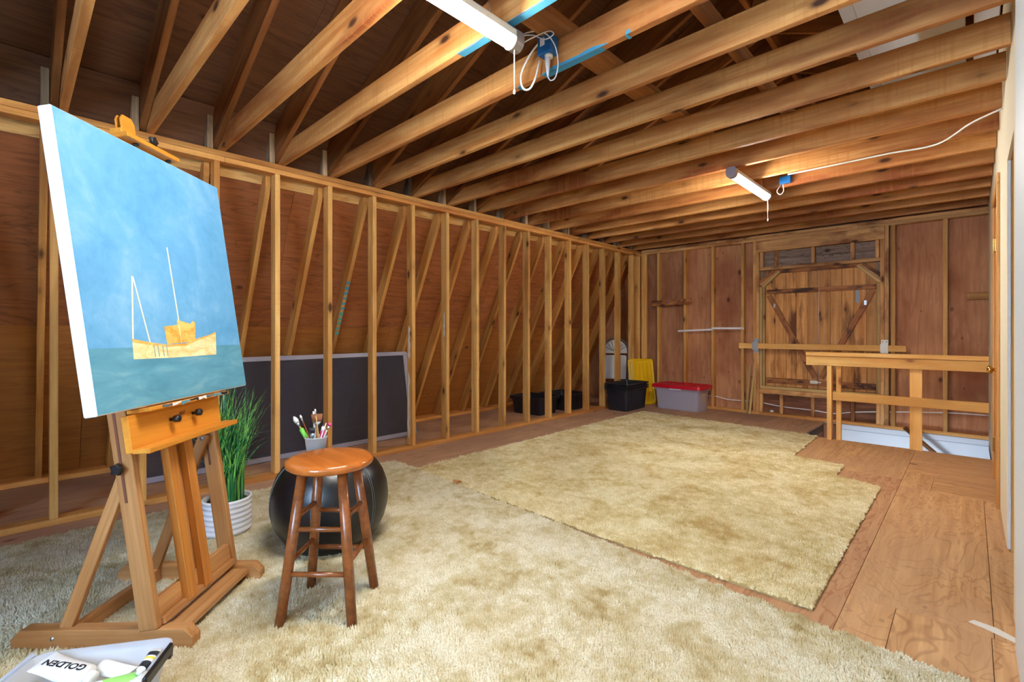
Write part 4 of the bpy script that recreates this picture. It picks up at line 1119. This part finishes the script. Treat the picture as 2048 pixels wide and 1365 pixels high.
# rear struts
for u0 in (.034, .452):
    hi = Q(u0, -.04, .575); lo_ = G(u0, -.338, ZB + .05)
    lumber('strut', lo_, hi + (hi - lo_).normalized() * .02, edr, .042, .022, M['oak'], ea)
star = MB()
c = Q(-.028, -.04, .572)
pl_ = [((.024 if i % 2 == 0 else .015) * math.cos(PI * i / 5), (.024 if i % 2 == 0 else .015) * math.sin(PI * i / 5)) for i in range(10)]
star.prism(pl_, enr, ev, eu, c, .016); star.build('strut_knob', M['black'], ea, bev=.003)
tube_part('knob_shaft', [Q(-.012, -.04, .572), Q(.03, -.04, .572)], .006, M['black'], ea, 10)
tube_part('strut_bolt', [Q(.439, -.04, .575), Q(.446, -.04, .575)], .009, M['steel'], ea, 14)
# tray: canvas ledge, fascia with two knobs, lower lip
lumber('canvas_ledge', Q(-.01, .052, .757), Q(.46, .052, .757), enr, .082, .014, M['oak_front'], ea)
mb = MB()
pp = [(.018, .622), (.040, .622), (.042, .748), (.018, .748)]
Mx = frame(Q(0.0, 0, 0), eu, enr, ev)
mb.prism(pp, (0, 1, 0), (0, 0, 1), (1, 0, 0), (-.046, 0, 0), .508)
fa = mb.build('tray_fascia', M['oak_front'], ea, M=Mx, bev=.002)
mb = MB(); pp = [(.036, .618), (.094, .612), (.096, .630), (.036, .634)]
mb.prism(pp, (0, 1, 0), (0, 0, 1), (1, 0, 0), (-.042, 0, 0), .532); mb.build('tray_lip', M['oak_front'], ea, M=Mx, bev=.002)
for u_, v_ in ((.152, .700), (.280, .702)):
    tube_part('tray_knob', [Q(u_, .040, v_), Q(u_, .056, v_), Q(u_, .058, v_), Q(u_, .074, v_), Q(u_, .077, v_)], [.006, .006, .013, .014, .010], M['black'], ea, 16)
text_mesh('maker_lettering', 'BEST', .018, M['ink'], fa, frame(Q(.222, .0425, .713), eu, ev, enr), .0003)
# dried paint along the ledge edge
r = random.Random(2)
for i, m in enumerate(('chair_grey', 'paper_white', 'p_sea', 'ink', 'paper_white', 'chair_grey', 'p_sea', 'ink')):
    u0 = .05 + .05 * i
    mb = MB(); q = [(u0 + .012 * j, .764 + r.uniform(-.003, .001)) for j in range(5)] + [(u0 + .012 * j, .753 + r.uniform(-.005, .006)) for j in range(4, -1, -1)]
    mb.prism(q, eu, ev, enr, Q(0, .0928, 0), .0018); mb.build('paint_crust', M[m], ea)
# top clamp
lumber('clamp_board', Q(.085, .045, 1.752), Q(.365, .045, 1.752), enr, .085, .018, M['oak_front'], ea)
lumber('clamp_block', Q(.13, .012, 1.782), Q(.31, .012, 1.782), enr, .045, .040, M['oak_front'], ea)
mb = MB(); pp = [(-.034, 0), (.034, 0), (.034, .055), (.022, .075), (-.022, .075), (-.034, .055)]
for o_ in (-.012, .006):
    mb = MB(); mb.prism(pp, (1, 0, 0), (0, 0, 1), (0, 1, 0), (.2, o_, 1.798), .007); mb.build('top_guide', M['oak_front'], ea, M=Mx, bev=.001)
star = MB(); pl_ = [((.024 if i % 2 == 0 else .015) * math.cos(PI * i / 5), (.024 if i % 2 == 0 else .015) * math.sin(PI * i / 5)) for i in range(10)]
star.prism(pl_, eu, ev, enr, Q(.262, .05, 1.795), .016); star.build('clamp_knob', M['black'], ea, bev=.003)
tube_part('knob_shaft', [Q(.262, .028, 1.795), Q(.262, .05, 1.795)], .005, M['steel'], ea, 8)
for u_ in (.155, .33): tube_part('rubber_foot', [Q(u_, .062, 1.744), Q(u_, .062, 1.736)], .010, M['black'], ea, 12)

# ---- painting
U0, U1, V0, V1, NB, NF = -.187, .664, .768, 1.733, .020, .062
pa = thing('painting', 'blue canvas with an unfinished orange fishing boat, on the easel', 'painting', Q((U0 + U1) / 2, .04, V0))
lumber('canvas', Q((U0 + U1) / 2, (NB + NF) / 2, V0), Q((U0 + U1) / 2, (NB + NF) / 2, V1), eu, U1 - U0, NF - NB, M['canvas_white'], pa, .004)
Mp = frame(Q(0, NF, 0), eu, enr, ev)
def paint(name, poly, mat, off, th=.0008, parent=pa):
    mb = MB(); mb.prism(poly, (1, 0, 0), (0, 0, 1), (0, 1, 0), (0, off, 0), th); return mb.build(name, M[mat], parent, M=Mp)
e_ = .004
paint('painted_sky', [(U0 + e_, .975), (U1 - e_, .967), (U1 - e_, V1 - e_), (U0 + e_, V1 - e_)], 'p_sky', .0002)
paint('painted_sea', [(U0 + e_, V0 + e_), (U1 - e_, V0 + e_), (U1 - e_, .967), (.3, .971), (U0 + e_, .978)], 'p_sea', .0006)
hull = [(-.004, 1.005), (-.011, .935), (.177, .930), (.458, .929), (.478, 1.03), (.44, 1.018), (.331, .999), (.27, .983), (.161, .981), (.077, .991)]
paint('painted_hull', hull, 'p_hull', .0011)
paint('painted_cabin', [(.159, 1.05), (.232, 1.057), (.237, 1.078), (.251, 1.074), (.314, 1.062), (.332, 1.076), (.345, 1.066), (.327, .990), (.162, .983)], 'p_cabin', .0016)
paint('painted_gunwale', [(-.004, 1.005), (.077, .991), (.161, .981), (.27, .983), (.331, .999), (.44, 1.018), (.478, 1.03), (.477, 1.022), (.33, .990), (.27, .974), (.161, .972), (.077, .982), (-.004, .994)], 'p_cabin', .0017)
def stroke(name, a, b, w):
    a = Vector(a); b = Vector(b); d = (b - a).normalized(); n = Vector((-d.y, d.x)) * w / 2
    paint(name, [a + n, a - n, b - n, b + n], 'p_line', .0012)
stroke('painted_mast', (.037, 1.228), (-.001, 1.005), .007)
stroke('painted_stay', (.040, 1.226), (.076, .991), .006)
stroke('painted_mast', (.240, 1.366), (.246, 1.075), .006)
for u_ in (.09, .11, .135, .155): paint('painted_plank_line', [(u_, .983), (u_ + .0025, .983), (u_ + .003, .938), (u_ + .0005, .938)], 'p_sea', .0019)
paint('painted_cabin_edge', [(.238, 1.057), (.244, 1.057), (.244, .985), (.238, .985)], 'p_hull', .0021)

# ---- plastic box of paint tubes by the easel foot
B0 = Vector((-1.908, .045, 0)); b1 = Vector((.5547, .8321, 0)); b2 = Vector((.8321, -.5547, 0))
BW, BD, BH = .345, .26, .195
bx_ = thing('storage_box', 'clear plastic storage box full of paint tubes at the easel foot', 'box', B0 + b1 * BW / 2 + b2 * BD / 2 + UPV * .012)
def rrect(w, d, r, z, c, n=5):
    out = []
    for cx_, cy_, a0 in ((w - r, d - r, 0), (r, d - r, PI / 2), (r, r, PI), (w - r, r, 1.5 * PI)):
        for k in range(n + 1):
            a = a0 + PI / 2 * k / n
            out.append(c + b1 * (cx_ + r * math.cos(a)) + b2 * (cy_ + r * math.sin(a)) + UPV * z)
    return out
def inset(i): return B0 + b1 * i + b2 * i
R_ = lambda i, z, r=.035: rrect(BW - 2 * i, BD - 2 * i, r, z, inset(i))
mb = MB(); mb.loft([R_(.035, .012), R_(.008, .165), R_(.008, .170), R_(-.004, .172), R_(-.004, BH), R_(.0, BH), R_(.002, .176), R_(.012, .172), R_(.038, .016)], True, True)
mb.build('tub', M['clear_box'], bx_, True)
mb = MB(); hb = B0 + b1 * (BW + .002)
mb.boxm(hb + b2 * (BD * .48) + b1 * .010 + UPV * .196, b2, b1, UPV, .150, .012, .030)
mb.build('latch_handle', M['black'], bx_, bev=.004)
for s in (.22, .74):
    mb = MB(); mb.boxm(hb + b2 * (BD * s) + b1 * .006 + UPV * .182, b2, b1, UPV, .016, .016, .026); mb.build('hinge_lug', M['black'], bx_, bev=.002)
lid = thing('box_lid', 'clear plastic box lid leaning against the paint box', 'lid', B0 - b1 * .12 + b2 * .15)
lp0 = B0 - b1 * .010 + b2 * .13 + UPV * .190; lp1 = B0 - b1 * .215 + b2 * .13 + UPV * .020
lumber('panel', lp0, lp1, b2, .27, .004, M['clear_box'], lid, .001)
for s in (-.135, .135): lumber('rim', lp0 + b2 * s, lp1 + b2 * s, b2, .006, .018, M['clear_box'], lid, .001)

def paint_tube(label, c, ang, L, w, tilt, body='paper_white', cap='white_plastic', band=None, text=None, roll=0.0, twid=None, group='paint tubes in the clear box', curl=0.0):
    """c: centre, ang: heading of crimp->cap in the floor plane, w: width"""
    d = (b1 * math.cos(ang) + b2 * math.sin(ang)); d = (d * math.cos(tilt) + UPV * math.sin(tilt)).normalized()
    s = d.cross(UPV).normalized(); n = s.cross(d)
    s, n = s * math.cos(roll) + n * math.sin(roll), n * math.cos(roll) - s * math.sin(roll)
    t = thing('paint_tube', label, 'paint tube', c, group)
    o = Vector(c) - d * L / 2
    def ring(x, a, b, k=16): return [o + d * x + s * a * math.cos(2 * PI * i / k) + n * (b * math.sin(2 * PI * i / k) + curl * (1 - x / L) ** 2) for i in range(k)]
    prof = [(0, w * .62, .002), (L * .06, w * .62, .002), (L * .07, w * .60, .004), (L * .4, w * .54, w * .26), (L * .75, w * .48, w * .40), (L * .86, w * .46, w * .42), (L * .90, w * .24, w * .24)]
    mb = MB(); mb.loft([ring(*p) for p in prof]); b = mb.build('body', M[body], t, True)
    mb = MB(); mb.loft([ring(L * .895, w * .25, w * .25), ring(L * .91, w * .27, w * .27), ring(L, w * .25, w * .25)]); mb.build('cap', M[cap], t, True)
    def surf(x, k=1.01):
        for (x0, a0, h0), (x1, a1, h1) in zip(prof, prof[1:]):
            if x0 <= x <= x1:
                f = (x - x0) / (x1 - x0 + 1e-9); return h0 + (h1 - h0) * f
        return 0
    if band:
        for (f0, f1, m) in band:
            rg = []
            for x in (L * f0, L * (f0 + f1) / 2, L * f1):
                for (x0, a0, h0), (x1, a1, h1) in zip(prof, prof[1:]):
                    if x0 <= x <= x1:
                        f = (x - x0) / (x1 - x0); rg.append(ring(x, a0 + (a1 - a0) * f + .0006, h0 + (h1 - h0) * f + .0006)); break
            mb = MB(); mb.loft(rg, False, False); mb.build('label_band', M[m], t, True)
    if text:
        for (txt, fx, size, sy_, m, flip) in text:
            x = L * fx
            sg = -1 if flip else 1
            tm = text_mesh('lettering', txt, size, M[m], None, Matrix.Identity(4), .0, 1.1, bold=.0009)
            me_ = tm.data
            bm = bmesh.new(); bm.from_mesh(me_)
            for _ in range(2): bmesh.ops.subdivide_edges(bm, edges=[e for e in bm.edges if e.calc_length() > .006], cuts=1)
            for vv in bm.verts:
                xx = x + sg * vv.co.x; yy = sy_ - sg * vv.co.y
                q_ = [(x0 + 0, a0 + (a1 - a0) * (xx - x0) / (x1 - x0), h0 + (h1 - h0) * (xx - x0) / (x1 - x0)) for (x0, a0, h0), (x1, a1, h1) in zip(prof, prof[1:]) if x0 <= xx <= x1][:1]
                _, aa, hh = q_[0]
                zz_ = hh * math.sqrt(max(0.02, 1 - (yy / aa) ** 2)) + .0011
                vv.co = o + d * xx + s * yy + n * (zz_ + curl * (1 - xx / L) ** 2)
            bm.to_mesh(me_); bm.free()
            tm.parent = b; tm.matrix_parent_inverse = W(b).inverted()
    return t
cc = lambda a, b, z: B0 + b1 * a + b2 * b + UPV * z
# crimp ends up and to the left, caps down to the right
paint_tube('large white paint tube with bold black lettering, topmost in the box', cc(.112, .068, .170), .28, .155, .066, -.14, text=[('GOLDEN', .45, .027, .003, 'ink', True)], curl=.02)
paint_tube('large white lettered paint tube below the topmost one', cc(.100, .128, .148), .22, .160, .064, -.02, text=[('GOLDEN', .46, .027, .0, 'ink', True)])
paint_tube('white paint tube with clear cap behind the lettered tubes', cc(.212, .050, .152), -2.80, .105, .044, .10, cap='clear_box')
paint_tube('white paint tube with bright green label', cc(.255, .112, .152), 2.60, .115, .044, .10, band=[(.12, .8, 'green_label')])
paint_tube('white paint tube with black and yellow bands by the latch', cc(.300, .058, .168), 1.70, .080, .025, -.20, band=[(.12, .30, 'ink'), (.36, .46, 'yellow_label'), (.56, .82, 'ink')])
paint_tube('small white paint tube with amber cap low in the box', cc(.196, .098, .142), 2.1, .080, .036, .30, cap='cap_orange')
paint_tube('white paint tube lying under the latch handle', cc(.308, .130, .160), 1.9, .090, .030, .10)
paint_tube('white paint tube at the bottom left of the box', cc(.085, .085, .085), .1, .15, .055, .05)
paint_tube('white paint tube at the bottom middle of the box', cc(.200, .090, .085), 1.2, .14, .055, .03)
paint_tube('white paint tube at the bottom right of the box', cc(.270, .150, .085), 1.7, .12, .05, .02)

# ---- storage totes
def tote_ring(w, d, r, z, c, ex, ey, n=4):
    out = []
    for sx_, sy_, a0 in ((1, 1, 0), (-1, 1, PI / 2), (-1, -1, PI), (1, -1, 1.5 * PI)):
        for k in range(n + 1):
            a = a0 + PI / 2 * k / n
            out.append(c + ex * (sx_ * (w / 2 - r) + r * math.cos(a)) + ey * (sy_ * (d / 2 - r) + r * math.sin(a)) + UPV * z)
    return out
def tote(name, label, c, ang, w, d, h, mat, taper=.035, ribs=True, group=None, z0=0.0, cat='storage tote', handles=False, fl=.044):
    ex = Vector((math.cos(ang), math.sin(ang), 0)); ey = Vector((-math.sin(ang), math.cos(ang), 0)); c = Vector((c[0], c[1], z0))
    t = thing(name, label, cat, c, group)
    rg = lambda i, z, r=.03: tote_ring(w - 2 * i, d - 2 * i, r, z, c, ex, ey)
    mb = MB()
    mb.loft([rg(taper, .0), rg(.012, h - fl - .001), rg(-.006, h - fl), rg(-.008, h - fl * .5), rg(-.013, h - .004), rg(-.012, h), rg(.002, h), rg(.016, h - .05), rg(taper + .004, .006)], True, True)
    smooth_angle(mb.build('tub', M[mat], t), 35)
    if ribs:
        for s, half, e, f in ((1, d / 2, ey, ex), (-1, d / 2, ey, ex), (1, w / 2, ex, ey), (-1, w / 2, ex, ey)):
            ln = (w if e is ey else d)
            for o in (-.25, -.08, .08, .25):
                lo_ = c + e * s * (half - taper - .001) + f * ln * o + UPV * .02; hi = c + e * s * (half - .013) + f * ln * o + UPV * (h - .06)
                lumber('rib', lo_, hi, f, .030, .008, M[mat], t, .001)
    if handles:
        for s in (-1, 1):
            mb = MB(); mb.boxm(c + ey * s * (d / 2 + .014) + UPV * (h - .022), ex, ey, UPV, .13, .030, .012); mb.build('handle', M[mat], t, bev=.003)
    return t
bc = (-3.566, 6.10); ba = math.radians(2)
for i, lab in enumerate(('bottom black tote of the nested stack beside the yellow lids', 'middle black tote of the nested stack beside the yellow lids', 'top empty black tote of the nested stack beside the yellow lids')):
    tote('storage_tote', lab, bc, ba + .006 * (i - 1), .365, .62, .31, 'black_tote', ribs=(i == 0), group='nested black totes', z0=.001 + .034 * i, handles=True, fl=.020)
tote('storage_tote', 'low black tote behind the studs, the left one', (-4.30, 4.93), math.radians(4), .52, .44, .235, 'black_tote', group='low black totes behind the studs', z0=.001, handles=True)
tote('storage_tote', 'low black tote behind the studs, nearer the folding chair', (-4.26, 5.52), math.radians(-2), .50, .50, .225, 'black_tote', group='low black totes behind the studs', z0=.001)
rt = tote('storage_tote', 'frosted clear tote with red lid by the gable wall', (-2.985, 6.62), math.radians(-1.5), .66, .38, .315, 'clear_tote', taper=.03, ribs=False, z0=.001)
ex = Vector((math.cos(math.radians(-1.5)), math.sin(math.radians(-1.5)), 0)); ey = Vector((-ex.y, ex.x, 0)); c = Vector((-2.985, 6.62, .001))
rg = lambda i, z, r=.035: tote_ring(.66 - 2 * i, .38 - 2 * i, r, z, c, ex, ey)
mb = MB(); mb.loft([rg(-.013, .300), rg(-.030, .303), rg(-.032, .330), rg(-.024, .352), rg(-.012, .356), rg(.006, .350), rg(.022, .334), rg(.05, .334)], False, True)
smooth_angle(mb.build('lid', M['red'], rt), 30)
for o in (-.22, -.11, 0, .11, .22):
    for s in (-1, 1): lumber('lid_rib', c + ex * o + ey * s * .165 + UPV * .343, c + ex * o + ey * s * .105 + UPV * .337, ex, .018, .010, M['red'], rt, .002)
for s in (-1, 1):
    mb = MB(); mb.boxm(c + ey * s * .203 + UPV * .296, ex, ey, UPV, .17, .006, .02); mb.build('latch', M['white_plastic'], rt)
lumber('paper_label', c + ex * .303 + ey * .02 + UPV * .09, c + ex * .316 + ey * .02 + UPV * .24, ey, .14, .001, plain('tan_paper', srgb(200, 170, 120), .8, noise=.3), rt, 0)

# yellow tote lids leaning in the corner
def ylid(label, i, dz):
    t = thing('tote_lid', label, 'lid', (-3.5 - .035 * i, 6.74, 0), 'yellow tote lids leaning in the corner')
    ex = Vector((.5, .866, 0)); n0 = Vector((.866, -.5, 0)); up = (UPV - n0 * .15).normalized()
    nn_ = ex.cross(up)
    o = Vector((-3.600, 6.645, .004)) + n0 * .024 * (3 - i) - ex * .010 * i
    w, h = .36, .69 - .0 * i
    Mx = frame(o, ex, up, nn_)
    mb = MB()
    def rr(ii, z, r=.04):
        out = []
        for cx_, cy_, a0 in ((w / 2 - r - ii, h - r - ii, 0), (-w / 2 + r + ii, h - r - ii, PI / 2), (-w / 2 + r + ii, r + ii, PI), (w / 2 - r - ii, r + ii, 1.5 * PI)):
            for k in range(5):
                a = a0 + PI / 2 * k / 4; out.append((cx_ + r * math.cos(a), cy_ + r * math.sin(a), z))
        return out
    mb.loft([rr(0, -.012), rr(0, .004), rr(.012, .010), rr(.022, .008), rr(.030, .002), rr(.06, .002)], True, True)
    smooth_angle(mb.build('panel', M['yellow'], t, M=Mx), 30)
    if i == 0:
        for q in range(5):
            mb = MB(); mb.box(-.13 + .065 * q - .006, -.13 + .065 * q + .006, .07, h - .07, .002, .013); mb.build('rib', M['yellow'], t, M=Mx)
        for q in range(8):
            mb = MB(); mb.box(-w / 2 + .06, w / 2 - .06, .10 + .07 * q - .006, .10 + .07 * q + .006, .0015, .012); mb.build('rib', M['yellow'], t, M=Mx)
for i, lab in enumerate(('front yellow tote lid of the leaning stack', 'second yellow tote lid of the leaning stack', 'third yellow tote lid of the leaning stack', 'rearmost yellow tote lid of the leaning stack')):
    ylid(lab, i, 0)

# ---- folding chair stored behind the studs
fc = thing('folding_chair', 'folded grey and white chair leaning behind the studs in the far corner', 'chair', (-4.07, 6.62, 0))
fo = Vector((-4.065, 6.60, .002)); fx = Vector((.874, .486, 0)); fn = Vector((.486, -.874, 0)); fu = (UPV * 1.0 - fn * .10).normalized(); fn = fu.cross(fx) * -1
if fn.x < 0: fn = -fn
F = lambda a, z, n=0: fo + fx * a + fu * z + fn * n
arch = [F(-.20, .0)] + [F(-.20, z) for z in (.3, .6, .80)] + [F(-.20 * math.cos(PI * k / 12), .80 + .20 * math.sin(PI * k / 12)) for k in range(1, 12)] + [F(.20, z) for z in (.80, .6, .3, .0)]
tube_part('frame', arch, .013, M['chair_grey'], fc, 10)
arch2 = [F(-.165, .02, -.03), F(-.165, .62, -.03), F(.165, .62, -.03), F(.165, .02, -.03)]
tube_part('rear_frame', arch2, .011, M['chair_grey'], fc, 10)
Mx = frame(fo, fx, fu, fn)
mb = MB(); pp = [(-.18, .76), (.18, .76)] + [(.18 * math.cos(PI * k / 14), .80 + .175 * math.sin(PI * k / 14)) for k in range(15)]
mb.prism(pp, (1, 0, 0), (0, 1, 0), (0, 0, 1), (0, 0, -.006), .012); mb.build('backrest', M['chair_white'], fc, M=Mx)
for k in range(1, 8):
    a = PI * k / 8
    mb = MB(); mb.tube([(.035 * math.cos(a), .775 + .02, .007), (.12 * math.cos(a), .80 + .09 * math.sin(a), .007), (.165 * math.cos(a), .80 + .16 * math.sin(a), .007)], .0045, 6)
    mb.build('fan_groove', M['chair_grey'], fc, True, M=Mx)
mb = MB(); pp = [(-.165, .35), (.165, .35), (.175, .70), (.15, .73), (-.15, .73), (-.175, .70)]
mb.prism(pp, (1, 0, 0), (0, 1, 0), (0, 0, 1), (0, 0, .012), .022); mb.build('seat', M['chair_white'], fc, M=Mx, bev=.006)
tube_part('foot_bar', [F(-.165, .12, -.03), F(.165, .12, -.03)], .009, M['chair_grey'], fc, 8)

# ---- small things on the floor
mb = MB()
mb.prism([(-.006, 2.522), (.05, 2.50), (.118, 2.462), (.122, 2.50), (.07, 2.54), (.01, 2.552)], (1, 0, 0), (0, 1, 0), (0, 0, 1), (0, 0, .0), .0012)
mb.build('plaster_smear', M['white_paint'], floor)
lf = thing('dry_leaf', 'small brown dry leaf on the seam between the two rugs', 'leaf', (-2.66, 2.20, .026))
mb = MB(); pts = []
for k in range(14):
    a = 2 * PI * k / 14; rr = .030 * (1.0 if k % 2 == 0 else .55)
    pts.append((rr * 1.5 * math.cos(a), rr * math.sin(a), .006 * math.sin(2 * a) + .004 * math.cos(3 * a)))
mb.add([(-2.66 + x, 2.205 + y, .031 + z) for x, y, z in pts] + [(-2.66, 2.205, .027)], [(k, (k + 1) % 14, 14) for k in range(14)])
lo2 = mb.build('blade', M['cap_orange'], lf)
mo = lo2.modifiers.new('thick', 'SOLIDIFY'); mo.thickness = .0008
tube_part('stalk', [(-2.62, 2.205, .030), (-2.59, 2.198, .029)], .0012, M['bristle'], lf, 6)
ps = MB(); rr_ = random.Random(8)
ps.lathe([(.006, 0), (.022, .004), (.026, .014), (.018, .026), (.006, .030)], (-1.89, YB + .045, T2 + .0005), 9)
ps.v = [(x + rr_.uniform(-.004, .004), y + rr_.uniform(-.004, .004), max(z + rr_.uniform(-.003, .003), T2 + .0005)) for x, y, z in ps.v]
tag(ps.build('paper_scrap', M['white_plastic']), 'small crumpled white scrap on the sole plate below the loft door', 'paper')
